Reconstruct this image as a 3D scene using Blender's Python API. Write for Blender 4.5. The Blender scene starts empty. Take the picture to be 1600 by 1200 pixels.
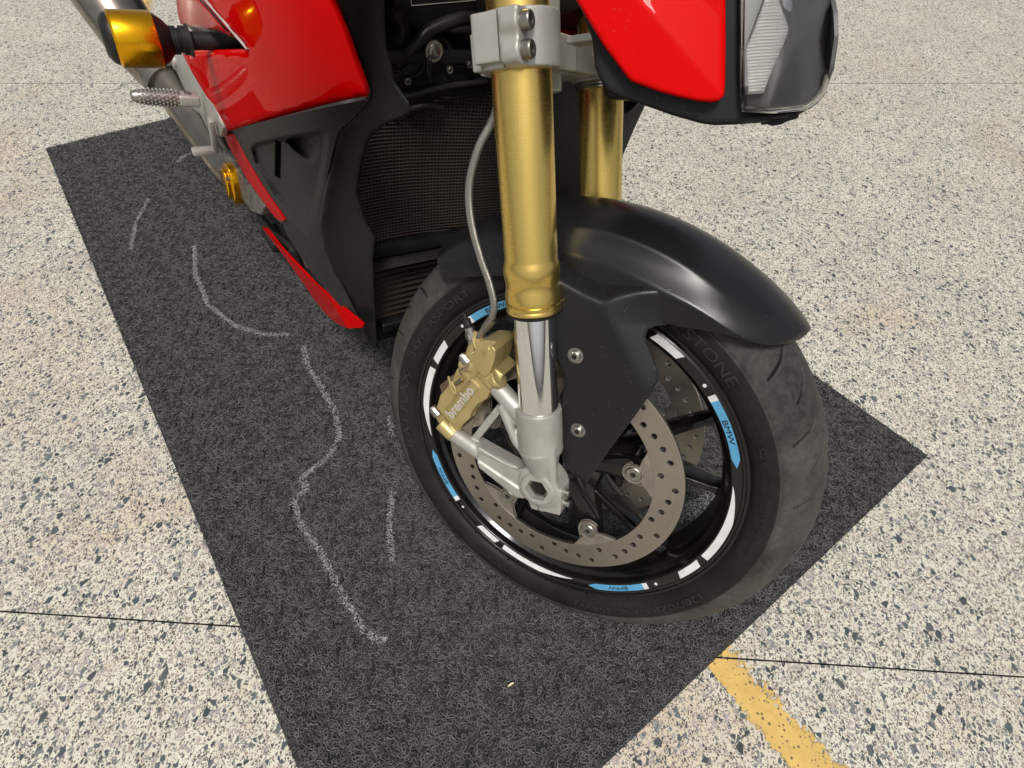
import bpy, bmesh, math, random
import numpy as np
from mathutils import Matrix, Vector
from mathutils.geometry import delaunay_2d_cdt
random.seed(7); rng = np.random.default_rng(7)
SC = bpy.context.scene
R_ = math.radians
# ------------------------------------------------------------------ calibrated frames
# steering frame S: origin = front axle centre, X rearward, Y to the bike's right, Z up the fork
FPX = 824.213
POS = np.array([-0.23231, 0.57971, 0.384])
RC = np.array([[-0.88621, -0.14269, 0.44075], [-0.45834, 0.40857, -0.7893], [-0.06746, -0.9015, -0.42748]])
NG = np.array([-0.27269, 0.35467, 0.89434]); NG /= np.linalg.norm(NG)
H0 = .242*math.hypot(NG[0], NG[2]) + .058
ex = RC[:, 0] - NG*(RC[:, 0] @ NG); ex /= np.linalg.norm(ex); ey = np.cross(NG, ex)
WS = np.stack([ex, ey, NG], 0)
T0 = np.array([0, 0, H0 + .010])            # the wheel stands on the 10 mm mat
CW = WS @ POS + np.array([0, 0, H0])
# body frame B: origin on the steering axis at axle height, X rearward, Y right, Z up
DST = R_(-28)
BACK = np.array([math.cos(DST), math.sin(DST), 0]); SIDE = np.array([-math.sin(DST), math.cos(DST), 0])
BZ = NG - SIDE*(NG @ SIDE); BZ /= np.linalg.norm(BZ); BX = np.cross(SIDE, BZ)
BO = np.array([.03, 0, 0]) - BACK*.03
BS = np.stack([BX, SIDE, BZ], 0)
def m4(rot, tr):
    m = Matrix.Identity(4)
    for i in range(3):
        for j in range(3): m[i][j] = float(rot[i][j])
        m[i][3] = float(tr[i])
    return m
OFFW = np.array([0, 0, H0])
M_S = m4(WS, OFFW)
M_B = m4(WS @ BS.T, WS @ BO + OFFW)
M_W = Matrix.Identity(4)
def pray(px, py): return RC @ np.array([(px-800)/FPX, (py-600)/FPX, 1.])
def S(px, py, y=None, x=None):               # point of a plane of the steering frame
    d = pray(px, py); i, v = (1, y) if y is not None else (0, x)
    return POS + d*((v-POS[i])/d[i])
PB = BS @ (POS-BO)
def B(px, py, y=None, x=None):               # point of a plane of the body frame
    d = BS @ pray(px, py); i, v = (1, y) if y is not None else (0, x)
    return PB + d*((v-PB[i])/d[i])
def Brad(px, py, x0=.35, k=.25):             # point of the radiator's tilted plane
    d = BS @ pray(px, py); return PB + d*((x0-(PB[0]-k*PB[2]))/(d[0]-k*d[2]))
GZ = -.007                                 # concrete level (the tyre presses into the mat)
def G(px, py, h=GZ):                         # point of the ground
    d = WS @ pray(px, py); return CW + d*((h-CW[2])/d[2])

# ------------------------------------------------------------------ camera, world, sun, exposure
cam = bpy.data.cameras.new("camera"); co = bpy.data.objects.new("camera", cam)
SC.collection.objects.link(co); SC.camera = co
Rw = WS @ RC
co.matrix_world = m4(np.stack([Rw[:, 0], -Rw[:, 1], -Rw[:, 2]], 1), CW)
cam.sensor_fit = 'HORIZONTAL'; cam.sensor_width = 36; cam.lens = FPX/1600*36
cam.clip_start = .02; cam.clip_end = 200
w = bpy.data.worlds.new("World"); SC.world = w; w.use_nodes = True
nt = w.node_tree; bg = nt.nodes['Background']
sky = nt.nodes.new('ShaderNodeTexSky'); sky.sky_type = 'NISHITA'; sky.sun_disc = False
SUN_EL, SUN_AZ = 62, 180          # elevation, direction the light comes from (deg, clockwise from +Y)
sky.sun_elevation = R_(SUN_EL); sky.sun_rotation = R_(SUN_AZ)
sky.air_density = 1.; sky.dust_density = 4.; sky.ozone_density = .6
hs = nt.nodes.new('ShaderNodeHueSaturation'); hs.inputs['Saturation'].default_value = .25
nt.links.new(sky.outputs[0], hs.inputs['Color']); nt.links.new(hs.outputs[0], bg.inputs['Color'])
bg.inputs['Strength'].default_value = .058
sd = bpy.data.lights.new("sun", 'SUN'); sd.energy = 1.5; sd.angle = R_(14); sd.color = (1, .96, .9)
so = bpy.data.objects.new("sun", sd); SC.collection.objects.link(so)
az, el = R_(SUN_AZ), R_(SUN_EL)
dirv = Vector((math.sin(az)*math.cos(el), math.cos(az)*math.cos(el), math.sin(el)))
so.rotation_euler = dirv.to_track_quat('Z', 'Y').to_euler()
SC.view_settings.view_transform = 'Standard'; SC.view_settings.look = 'None'
SC.view_settings.exposure = 0.88; SC.view_settings.gamma = 1

# ------------------------------------------------------------------ materials
def mat(name, col, rough=.5, metal=0., **k):
    m = bpy.data.materials.new(name); m.use_nodes = True
    b = m.node_tree.nodes['Principled BSDF']
    b.inputs['Base Color'].default_value = (*col, 1); b.inputs['Roughness'].default_value = rough
    b.inputs['Metallic'].default_value = metal
    for a, v in k.items(): b.inputs[a.replace('_', ' ')].default_value = v
    return m
def N(m, t, **k):
    n = m.node_tree.nodes.new(t)
    for a, v in k.items():
        if hasattr(n, a) and not a.startswith('i_'): setattr(n, a, v)
    return n
def L(m, a, b): m.node_tree.links.new(a, b)
def BS_(m): return m.node_tree.nodes['Principled BSDF']
def math_(m, op, a, b=None, c=None):
    n = N(m, 'ShaderNodeMath', operation=op)
    for i, v in enumerate((a, b, c)):
        if v is None: continue
        if isinstance(v, (int, float)): n.inputs[i].default_value = v
        else: L(m, v, n.inputs[i])
    return n.outputs[0]
def noise(m, scale, detail=3, rough=.5, vec=None, space='Object', dist=0.):
    n = N(m, 'ShaderNodeTexNoise'); n.inputs['Scale'].default_value = scale
    n.inputs['Detail'].default_value = detail; n.inputs['Roughness'].default_value = rough
    n.inputs['Distortion'].default_value = dist
    if vec is None:
        tc = N(m, 'ShaderNodeTexCoord'); vec = tc.outputs[space]
    L(m, vec, n.inputs['Vector']); return n
def ramp(m, fac, stops):
    r = N(m, 'ShaderNodeValToRGB'); e = r.color_ramp.elements
    while len(e) < len(stops): e.new(.5)
    for q, (p, c) in zip(e, stops):
        q.position = p; q.color = (*c, 1) if len(c) == 3 else c
    L(m, fac, r.inputs[0]); return r.outputs[0]
def mix(m, fac, a, b, bt='MIX'):
    n = N(m, 'ShaderNodeMix', data_type='RGBA', blend_type=bt)
    for s, v in ((n.inputs[0], fac), (n.inputs[6], a), (n.inputs[7], b)):
        if isinstance(v, (int, float)): s.default_value = v
        elif isinstance(v, tuple): s.default_value = (*v, 1)
        else: L(m, v, s)
    return n.outputs[2]
def bump(m, h, strength=.3, dist=.001):
    b = N(m, 'ShaderNodeBump'); b.inputs['Strength'].default_value = strength; b.inputs['Distance'].default_value = dist
    L(m, h, b.inputs['Height']); L(m, b.outputs[0], BS_(m).inputs['Normal']); return b
def vary(m, c1, c2, scale, r1=None, r2=None, detail=4, bmp=0, bscale=None, bdist=.0003):
    n = noise(m, scale, detail)
    f = ramp(m, n.outputs[0], [(.35, (0, 0, 0)), (.65, (1, 1, 1))])
    L(m, mix(m, f, c1, c2), BS_(m).inputs['Base Color'])
    if r1 is not None:
        mr = N(m, 'ShaderNodeMapRange'); L(m, f, mr.inputs[0]); mr.inputs[3].default_value = r1; mr.inputs[4].default_value = r2
        L(m, mr.outputs[0], BS_(m).inputs['Roughness'])
    if bmp:
        nb = noise(m, bscale or scale*20, 2); bump(m, nb.outputs[0], bmp, bdist)
    return m
def add_specks(m, scale=420, thr=.06, col=(.6, .58, .54)):
    scale *= 2.4; thr *= .7; col = tuple(.35*c for c in col)
    """fine dust specks on a painted or plastic surface"""
    b = BS_(m); old = b.inputs['Base Color'].links[0].from_socket if b.inputs['Base Color'].links else tuple(b.inputs['Base Color'].default_value)[:3]
    v = N(m, 'ShaderNodeTexVoronoi'); v.inputs['Scale'].default_value = scale
    tc = N(m, 'ShaderNodeTexCoord'); L(m, tc.outputs['Object'], v.inputs['Vector'])
    n2 = noise(m, 25, 2)
    sep = N(m, 'ShaderNodeSeparateColor'); L(m, v.outputs['Color'], sep.inputs[0])
    f1 = math_(m, 'LESS_THAN', v.outputs['Distance'], .22)
    f2 = math_(m, 'LESS_THAN', sep.outputs[0], thr)
    f3 = math_(m, 'GREATER_THAN', n2.outputs[0], .47)
    f = math_(m, 'MULTIPLY', math_(m, 'MULTIPLY', f1, f2), f3)
    L(m, mix(m, math_(m, 'MULTIPLY', f, .7), old, col), b.inputs['Base Color'])

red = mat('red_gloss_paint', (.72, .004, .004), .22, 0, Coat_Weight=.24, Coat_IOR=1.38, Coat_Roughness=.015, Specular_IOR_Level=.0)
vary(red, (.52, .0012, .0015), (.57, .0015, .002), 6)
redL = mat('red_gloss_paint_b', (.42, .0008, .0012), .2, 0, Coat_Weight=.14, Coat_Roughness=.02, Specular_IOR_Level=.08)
add_specks(red, 350, .03, (.8, .4, .4))
blk = mat('black_matte_plastic', (.02, .02, .021), .42, Specular_IOR_Level=.2); vary(blk, (.006, .006, .0065), (.011, .011, .0115), 12, .36, .50, 4, .25, 1500, .0002); add_specks(blk, 300, .05)
mud = mat('mudguard_satin_plastic', (.02, .02, .022), .36, Specular_IOR_Level=.33); vary(mud, (.007, .007, .008), (.011, .011, .012), 9, .26, .34, 4, .22, 2200, .0002); add_specks(mud, 260, .05)
gry = mat('charcoal_plastic', (.05, .047, .045), .55, Specular_IOR_Level=.2); vary(gry, (.020, .0185, .018), (.029, .027, .026), 10, .46, .6, 4, .25, 1800, .0002); add_specks(gry, 260, .05)
dark = mat('dark_rubber_parts', (.012, .012, .012), .5, Specular_IOR_Level=.25); vary(dark, (.009, .009, .009), (.02, .019, .018), 20, .35, .6)
gold = mat('gold_anodised', (.78, .5, .12), .3, 1., Anisotropic=.6)
# brushed gold: fine rings around the tube
def brushed_axis(m, axis, c1, c2, sc=900, r1=.24, r2=.36):
    tc = N(m, 'ShaderNodeTexCoord'); mp = N(m, 'ShaderNodeMapping')
    mp.inputs['Scale'].default_value = tuple(1. if i == axis else .12 for i in range(3))
    L(m, tc.outputs['Object'], mp.inputs[0]); n = noise(m, sc, 3, .6, mp.outputs[0])
    n2 = noise(m, 18, 4)
    f = math_(m, 'ADD', math_(m, 'MULTIPLY', n.outputs[0], .6), math_(m, 'MULTIPLY', n2.outputs[0], .4))
    f = ramp(m, f, [(.3, (0, 0, 0)), (.7, (1, 1, 1))])
    L(m, mix(m, f, c1, c2), BS_(m).inputs['Base Color'])
    mr = N(m, 'ShaderNodeMapRange'); L(m, f, mr.inputs[0]); mr.inputs[3].default_value = r1; mr.inputs[4].default_value = r2
    L(m, mr.outputs[0], BS_(m).inputs['Roughness'])
brushed_axis(gold, 2, (.71, .50, .135), (.76, .545, .16), 2200, .23, .30)
goldB = mat('gold_anodised_bright', (.9, .47, .02), .2, 1.); vary(goldB, (.92, .47, .015), (.85, .40, .01), 40, .14, .3)
cal = mat('caliper_bronze_coat', (.36, .26, .10), .38, .55); vary(cal, (.47, .37, .165), (.40, .31, .13), 60, .34, .5, 4, .35, 1200, .0002)
silver = mat('cast_silver_paint', (.60, .59, .57), .42, .45); vary(silver, (.43, .42, .39), (.35, .335, .305), 35, .38, .52, 5, .3, 900, .0003); add_specks(silver, 500, .12, (.25, .22, .18))
chrome = mat('polished_chrome', (.82, .82, .83), .045, 1.); vary(chrome, (.84, .84, .85), (.76, .75, .74), 50, .03, .1)
steel = mat('bolt_steel', (.55, .53, .5), .3, 1.); vary(steel, (.40, .38, .35), (.26, .245, .225), 260, .30, .46)
steelD = mat('dull_steel', (.32, .30, .28), .4, 1.); vary(steelD, (.36, .33, .3), (.22, .2, .18), 90, .3, .55)
exh = mat('exhaust_steel', (.5, .46, .41), .3, 1.); vary(exh, (.33, .295, .25), (.20, .17, .14), 14, .20, .36, 5)
white = mat('white_sticker', (.78, .78, .77), .35); vary(white, (.66, .66, .66), (.57, .565, .55), 70)
blue = mat('blue_sticker', (.10, .42, .72), .35); vary(blue, (.085, .31, .52), (.07, .27, .46), 60)
ink = mat('black_ink', (.012, .013, .02), .4)
inkG = mat('silver_lettering', (.6, .56, .5), .35, .6)
rim = mat('rim_gloss_black', (.008, .008, .009), .12, 0, Specular_IOR_Level=.3, Coat_Weight=.25, Coat_Roughness=.06)
vary(rim, (.003, .003, .0035), (.010, .008, .007), 22, .10, .26, 5); add_specks(rim, 420, .1, (.3, .27, .24))
padm = mat('brake_pad', (.10, .06, .04), .6, .4); vary(padm, (.10, .06, .04), (.16, .11, .08), 80)
# brake disc: concentric grinding marks
disc = mat('brake_disc_steel', (.4, .34, .28), .34, 1.)
tc = N(disc, 'ShaderNodeTexCoord'); sp = N(disc, 'ShaderNodeSeparateXYZ'); L(disc, tc.outputs['Object'], sp.inputs[0])
rr = math_(disc, 'SQRT', math_(disc, 'ADD', math_(disc, 'MULTIPLY', sp.outputs[0], sp.outputs[0]), math_(disc, 'MULTIPLY', sp.outputs[2], sp.outputs[2])))
cx = N(disc, 'ShaderNodeCombineXYZ'); L(disc, rr, cx.inputs[0])
nr = noise(disc, 900, 4, .7, cx.outputs[0]); n3 = noise(disc, 12, 4)
ff = ramp(disc, math_(disc, 'ADD', math_(disc, 'MULTIPLY', nr.outputs[0], .75), math_(disc, 'MULTIPLY', n3.outputs[0], .25)), [(.3, (0, 0, 0)), (.7, (1, 1, 1))])
L(disc, mix(disc, ff, (.27, .235, .195), (.52, .47, .41)), BS_(disc).inputs['Base Color'])
bump(disc, nr.outputs[0], .10, .0002)
mr = N(disc, 'ShaderNodeMapRange'); L(disc, ff, mr.inputs[0]); mr.inputs[3].default_value = .32; mr.inputs[4].default_value = .48; L(disc, mr.outputs[0], BS_(disc).inputs['Roughness'])
tabm = mat('disc_carrier_steel', (.42, .38, .33), .45, .9); vary(tabm, (.46, .42, .37), (.3, .26, .22), 70, .38, .6, 5, .4, 500, .0004)
# tyre: dark sidewall, dusty worn tread
tyre = mat('tyre_rubber', (.03, .03, .03), .6, Specular_IOR_Level=.18)
tc = N(tyre, 'ShaderNodeTexCoord'); sp = N(tyre, 'ShaderNodeSeparateXYZ'); L(tyre, tc.outputs['Object'], sp.inputs[0])
rr = math_(tyre, 'SQRT', math_(tyre, 'ADD', math_(tyre, 'MULTIPLY', sp.outputs[0], sp.outputs[0]), math_(tyre, 'MULTIPLY', sp.outputs[2], sp.outputs[2])))
treadm = ramp(tyre, math_(tyre, 'MULTIPLY', math_(tyre, 'SUBTRACT', rr, .2), 10.), [(.545, (0, 0, 0)), (.56, (1, 1, 1))])
d1 = noise(tyre, 14, 6, .6, dist=.6); d2 = noise(tyre, 160, 3, .6)
dm = ramp(tyre, math_(tyre, 'ADD', math_(tyre, 'MULTIPLY', d1.outputs[0], .7), math_(tyre, 'MULTIPLY', d2.outputs[0], .3)), [(.38, (0, 0, 0)), (.64, (1, 1, 1))])
side_c = mix(tyre, dm, (.0065, .006, .0056), (.017, .0155, .0135))
tread_c = mix(tyre, dm, (.024, .0225, .021), (.072, .068, .062))
ga = N(tyre, 'ShaderNodeAttribute', attribute_name='groove'); tread_c = mix(tyre, ga.outputs['Fac'], tread_c, (.008, .008, .008))
L(tyre, mix(tyre, treadm, side_c, tread_c), BS_(tyre).inputs['Base Color'])
mr = N(tyre, 'ShaderNodeMapRange'); L(tyre, dm, mr.inputs[0]); mr.inputs[3].default_value = .48; mr.inputs[4].default_value = .72; L(tyre, mr.outputs[0], BS_(tyre).inputs['Roughness'])
bump(tyre, noise(tyre, 700, 3).outputs[0], .25, .0004)
lens = mat('clear_lens', (1, 1, 1), .05, 0, Transmission_Weight=1., IOR=1.28)
add_lens = BS_(lens); add_lens.inputs['Base Color'].default_value = (.78, .78, .76, 1); add_lens.inputs['Specular IOR Level'].default_value = .9
refl = mat('lamp_reflector', (.85, .85, .85), .35, .3)
tc = N(refl, 'ShaderNodeTexCoord'); wv = N(refl, 'ShaderNodeTexWave'); L(refl, tc.outputs['Object'], wv.inputs[0]); wv.bands_direction = 'Z'; wv.inputs['Scale'].default_value = 150
bump(refl, wv.outputs[0], .6, .0015)
ltgry = mat('lamp_trim', (.42, .43, .43), .4, .3)
dkgry = mat('lamp_housing', (.13, .128, .125), .45); vary(dkgry, (.045, .044, .043), (.10, .098, .095), 16)
core = mat('radiator_core', (.02, .017, .014), .5, .3)
guard = mat('radiator_guard', (.060, .048, .040), .42, .5)
hose_m = mat('braided_hose', (.40, .38, .34), .3, .6, Coat_Weight=.6, Coat_Roughness=.15)
wv = N(hose_m, 'ShaderNodeTexWave'); tc = N(hose_m, 'ShaderNodeTexCoord'); L(hose_m, tc.outputs['Object'], wv.inputs[0]); wv.bands_direction = 'DIAGONAL'; wv.inputs['Scale'].default_value = 300; wv.inputs['Distortion'].default_value = 2
bump(hose_m, wv.outputs[0], .5, .0006); L(hose_m, mix(hose_m, wv.outputs[0], (.15, .145, .13), (.30, .285, .255)), BS_(hose_m).inputs['Base Color'])
engm = mat('engine_casting', (.34, .32, .29), .5, .6); vary(engm, (.26, .245, .22), (.11, .10, .09), 60, .4, .65, 5, .4, 500, .0004)
# coil mat
coil = mat('vinyl_coil', (.09, .088, .085), .42, Specular_IOR_Level=.2)
oi = N(coil, 'ShaderNodeObjectInfo'); ge = N(coil, 'ShaderNodeNewGeometry')
L(coil, mix(coil, ge.outputs['Random Per Island'], (.014, .014, .0145), (.155, .152, .146)), BS_(coil).inputs['Base Color'])
backm = mat('mat_backing', (.018, .018, .018), .7)
chalk = mat('chalk_white', (.62, .62, .60), .8); ge2 = N(chalk, 'ShaderNodeNewGeometry')
L(chalk, mix(chalk, ge2.outputs['Random Per Island'], (.17, .17, .17), (.42, .42, .41)), BS_(chalk).inputs['Base Color'])
# concrete with crushed stone
def chips(m, vec, scale, seed, prob, t0, t1, out_col, cols):
    ad = N(m, 'ShaderNodeVectorMath', operation='ADD'); L(m, vec, ad.inputs[0]); ad.inputs[1].default_value = (seed, seed*2.3, 0)
    a = N(m, 'ShaderNodeTexVoronoi', voronoi_dimensions='2D', feature='F1'); a.inputs['Scale'].default_value = scale
    b = N(m, 'ShaderNodeTexVoronoi', voronoi_dimensions='2D', feature='DISTANCE_TO_EDGE'); b.inputs['Scale'].default_value = scale
    L(m, ad.outputs[0], a.inputs['Vector']); L(m, ad.outputs[0], b.inputs['Vector'])
    se = N(m, 'ShaderNodeSeparateColor'); L(m, a.outputs['Color'], se.inputs[0])
    th = math_(m, 'ADD', math_(m, 'MULTIPLY', se.outputs[1], t1-t0), t0)
    inside = math_(m, 'SMOOTH_MIN', math_(m, 'MAXIMUM', math_(m, 'MULTIPLY', math_(m, 'SUBTRACT', b.outputs['Distance'], th), 40.), 0.), 1., .1)
    sel = math_(m, 'LESS_THAN', se.outputs[0], prob)
    f = math_(m, 'MINIMUM', math_(m, 'MULTIPLY', inside, sel), 1.)
    nn = noise(m, scale*3.2, 3, .7, ad.outputs[0])
    cc = ramp(m, math_(m, 'ADD', math_(m, 'MULTIPLY', se.outputs[2], .8), math_(m, 'MULTIPLY', math_(m, 'SUBTRACT', nn.outputs[0], .42), math_(m, 'MULTIPLY', se.outputs[2], 3.2))), cols)
    return mix(m, f, out_col, cc), f
conc = mat('exposed_stone_concrete', (.5, .47, .42), .8, Specular_IOR_Level=.15)
ge = N(conc, 'ShaderNodeNewGeometry')
wn = noise(conc, 130, 3, .6, ge.outputs['Position'])
vs = N(conc, 'ShaderNodeVectorMath', operation='MULTIPLY_ADD'); L(conc, wn.outputs['Color'], vs.inputs[0]); vs.inputs[1].default_value = (.0030, .0030, 0); L(conc, ge.outputs['Position'], vs.inputs[2])
mp = N(conc, 'ShaderNodeMapping'); mp.inputs['Rotation'].default_value = (0, 0, .5); mp.inputs['Scale'].default_value = (1.12, .9, 1); L(conc, vs.outputs[0], mp.inputs[0])
mp2 = N(conc, 'ShaderNodeMapping'); mp2.inputs['Rotation'].default_value = (0, 0, -.7); mp2.inputs['Scale'].default_value = (1.1, .92, 1); L(conc, vs.outputs[0], mp2.inputs[0])
nb = noise(conc, 5, 5, .6, ge.outputs['Position']); nf = noise(conc, 500, 3, .7, ge.outputs['Position'])
base = mix(conc, ramp(conc, nb.outputs[0], [(.3, (0, 0, 0)), (.7, (1, 1, 1))]), (.59, .565, .47), (.71, .69, .585))
base = mix(conc, ramp(conc, nf.outputs[0], [(.35, (0, 0, 0)), (.6, (1, 1, 1))]), mix(conc, .45, base, (.25, .22, .18)), base)
pk = noise(conc, 38, 4, .7, ge.outputs['Position']); base = mix(conc, ramp(conc, pk.outputs[0], [(.52, (0, 0, 0)), (.7, (.45, .45, .45))]), base, (.46, .38, .29))
gp = noise(conc, 2.3, 6, .65, ge.outputs['Position'], dist=.3); base = mix(conc, ramp(conc, gp.outputs[0], [(.42, (0, 0, 0)), (.70, (.35, .35, .35))]), base, (.42, .395, .34))
stain = noise(conc, 1.3, 6, .65, ge.outputs['Position'], dist=.4)
base = mix(conc, ramp(conc, stain.outputs[0], [(.54, (0, 0, 0)), (.72, (.7, .7, .7))]), base, (.50, .38, .25))
dk = [(0., (.05, .058, .064)), (.3, (.095, .105, .11)), (.55, (.16, .17, .17)), (.8, (.34, .33, .31)), (1., (.42, .36, .33))]
dk2 = [(0., (.075, .068, .062)), (.5, (.12, .115, .11)), (.85, (.26, .24, .22)), (1., (.34, .25, .2))]
c, f0 = chips(conc, mp.outputs[0], 420, 3.1, .40, .05, .22, base, dk2)
c, f1 = chips(conc, mp2.outputs[0], 230, 7.7, .40, .08, .26, c, dk2)
c, f2 = chips(conc, mp.outputs[0], 130, 1.3, .40, .09, .30, c, dk)
c, f3 = chips(conc, mp2.outputs[0], 76, 5.9, .20, .10, .32, c, dk)
L(conc, c, BS_(conc).inputs['Base Color'])
hh = math_(conc, 'ADD', nf.outputs[0], math_(conc, 'MULTIPLY', math_(conc, 'MAXIMUM', f2, f3), .4)); bump(conc, hh, .35, .0008)
yel = mat('yellow_road_paint', (.75, .45, .06), .6)
ge = N(yel, 'ShaderNodeNewGeometry')
yn = noise(yel, 45, 5, .7, ge.outputs['Position']); yn2 = noise(yel, 260, 3, .6, ge.outputs['Position'])
L(yel, mix(yel, ramp(yel, yn.outputs[0], [(.35, (0, 0, 0)), (.7, (1, 1, 1))]), (.62, .42, .12), (.50, .33, .09)), BS_(yel).inputs['Base Color'])
at = N(yel, 'ShaderNodeAttribute', attribute_name='edge')
yw = noise(yel, 130, 5, .75, ge.outputs['Position'])
yw2 = noise(yel, 30, 4, .7, ge.outputs['Position'])
holes = math_(yel, 'GREATER_THAN', math_(yel, 'ADD', math_(yel, 'ADD', math_(yel, 'MULTIPLY', yw.outputs[0], .8), math_(yel, 'MULTIPLY', yw2.outputs[0], .4)), math_(yel, 'MULTIPLY', at.outputs['Fac'], .30)), .745)
L(yel, math_(yel, 'SUBTRACT', 1., holes), BS_(yel).inputs['Alpha'])
yv_ = N(yel, 'ShaderNodeTexVoronoi', voronoi_dimensions='2D'); yv_.inputs['Scale'].default_value = 150; L(yel, ge.outputs['Position'], yv_.inputs['Vector'])
ys_c = N(yel, 'ShaderNodeSeparateColor'); L(yel, yv_.outputs['Color'], ys_c.inputs[0])
pit = math_(yel, 'MULTIPLY', math_(yel, 'LESS_THAN', yv_.outputs['Distance'], math_(yel, 'MULTIPLY', ys_c.outputs[1], .34)), math_(yel, 'LESS_THAN', ys_c.outputs[0], .30))
old_y = BS_(yel).inputs['Base Color'].links[0].from_socket
L(yel, mix(yel, math_(yel, 'MULTIPLY', pit, .85), old_y, (.10, .07, .03)), BS_(yel).inputs['Base Color'])
bump(yel, yn2.outputs[0], .3, .0008)
jointm = mat('joint_dark', (.055, .042, .034), .9, Specular_IOR_Level=.1)

# ------------------------------------------------------------------ mesh helpers
WM = {}
COL = SC.collection
def add(name, me, m, parent=None, M=M_S, label=None, kind=None, sharp=None, smooth=True):
    o = bpy.data.objects.new(name, me); COL.objects.link(o)
    if m is not None and me is not None:
        ix = [p_.material_index for p_ in me.polygons] if isinstance(m, tuple) else None
        me.materials.clear()
        for q in (m if isinstance(m, (list, tuple)) else [m]): me.materials.append(q)
        if ix: me.polygons.foreach_set('material_index', ix)
    if me is not None and smooth:
        me.shade_smooth()
        me.set_sharp_from_angle(angle=R_(sharp if sharp is not None else 35))
    if parent is not None:
        o.parent = parent; o.matrix_basis = WM[parent.name].inverted() @ M
    else: o.matrix_basis = M
    WM[o.name] = M
    if label: o['label'] = label
    if kind: o['kind'] = kind
    return o
def me_(v, f, name='m'):
    me = bpy.data.meshes.new(name); me.from_pydata([tuple(map(float, p)) for p in v], [], [tuple(q) for q in f]); me.validate(); me.update(); return me
def fix(me):
    bm = bmesh.new(); bm.from_mesh(me); bmesh.ops.remove_doubles(bm, verts=bm.verts, dist=1e-6); bmesh.ops.recalc_face_normals(bm, faces=bm.faces); bm.to_mesh(me); bm.free(); return me
def bake(me, mods):
    """apply a list of (type, settings) modifiers, return the new mesh"""
    o = bpy.data.objects.new('tmp', me); COL.objects.link(o)
    for t, k in mods:
        md = o.modifiers.new(t, t)
        for a, v in k.items(): setattr(md, a, v)
    dg = bpy.context.evaluated_depsgraph_get(); dg.update()
    r = bpy.data.meshes.new_from_object(o.evaluated_get(dg)); bpy.data.objects.remove(o); return r
def lathe(prof, n=64, axis='Y', c=(0, 0, 0), a0=0., a1=2*math.pi, closed=False):
    """prof: (r, h) points"""
    full = abs(a1-a0-2*math.pi) < 1e-6; V = []; F = []; k = len(prof); na = n if full else n+1
    for i in range(na):
        a = a0+(a1-a0)*i/n; ca, sa = math.cos(a), math.sin(a)
        for r, h in prof:
            if axis == 'Y': V.append((c[0]-r*ca, c[1]+h, c[2]+r*sa))
            elif axis == 'Z': V.append((c[0]+r*ca, c[1]+r*sa, c[2]+h))
            else: V.append((c[0]+h, c[1]+r*ca, c[2]+r*sa))
    kk = k if closed else k-1
    for i in range(n):
        for j in range(kk):
            a = i*k+j; b = i*k+(j+1) % k; i2 = (i+1) % na
            F.append((a, b, i2*k+(j+1) % k, i2*k+j))
    return fix(me_(V, F))
def cyl(p0, p1, r0, r1=None, n=24, cap=True):
    p0, p1 = np.array(p0, float), np.array(p1, float); r1 = r0 if r1 is None else r1
    d = p1-p0; d /= np.linalg.norm(d); u = np.cross(d, [0, 0, 1.] if abs(d[2]) < .9 else [1., 0, 0]); u /= np.linalg.norm(u); v = np.cross(d, u)
    V = []; F = []
    for i in range(n):
        a = 2*math.pi*i/n; e = u*math.cos(a)+v*math.sin(a); V += [p0+e*r0, p1+e*r1]
    for i in range(n): F.append((2*i, 2*((i+1) % n), 2*((i+1) % n)+1, 2*i+1))
    if cap: F += [tuple(range(0, 2*n, 2))[::-1], tuple(range(1, 2*n, 2))]
    return V, F
def spiral_tube(P, r, n=12, sub=6):
    """smooth tube through points; r scalar or list"""
    P = [np.array(p, float) for p in P]; rs = [r]*len(P) if isinstance(r, (int, float)) else list(r)
    Q = []; RR = []
    if len(P) == 2 or sub == 1: Q, RR = P, rs
    else:
        for i in range(len(P)-1):
            p0 = P[max(i-1, 0)]; p1 = P[i]; p2 = P[i+1]; p3 = P[min(i+2, len(P)-1)]
            for t in np.linspace(0, 1, sub, endpoint=False):
                Q.append(.5*((2*p1)+(-p0+p2)*t+(2*p0-5*p1+4*p2-p3)*t*t+(-p0+3*p1-3*p2+p3)*t**3)); RR.append(rs[i]+(rs[i+1]-rs[i])*t)
        Q.append(P[-1]); RR.append(rs[-1])
    V = []; F = []; u = None
    for i, q in enumerate(Q):
        d = Q[min(i+1, len(Q)-1)]-Q[max(i-1, 0)]; d /= np.linalg.norm(d)
        if u is None: u = np.cross(d, [0, 0, 1.] if abs(d[2]) < .9 else [1., 0, 0])
        u = u-d*(u@d); u /= np.linalg.norm(u); v = np.cross(d, u)
        for k in range(n):
            a = 2*math.pi*k/n; V.append(q+(u*math.cos(a)+v*math.sin(a))*RR[i])
    for i in range(len(Q)-1):
        for k in range(n):
            F.append((i*n+k, i*n+(k+1) % n, (i+1)*n+(k+1) % n, (i+1)*n+k))
    F.append(tuple(range(n))[::-1]); F.append(tuple((len(Q)-1)*n+k for k in range(n)))
    return V, F
tube = spiral_tube
def box(c, s, rot=None):
    V = []
    for x in (-1, 1):
        for y in (-1, 1):
            for z in (-1, 1):
                p = np.array([x*s[0]/2, y*s[1]/2, z*s[2]/2])
                if rot is not None: p = rot @ p
                V.append(p+np.array(c))
    return V, [(0, 1, 3, 2), (4, 6, 7, 5), (0, 4, 5, 1), (2, 3, 7, 6), (0, 2, 6, 4), (1, 5, 7, 3)]
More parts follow.
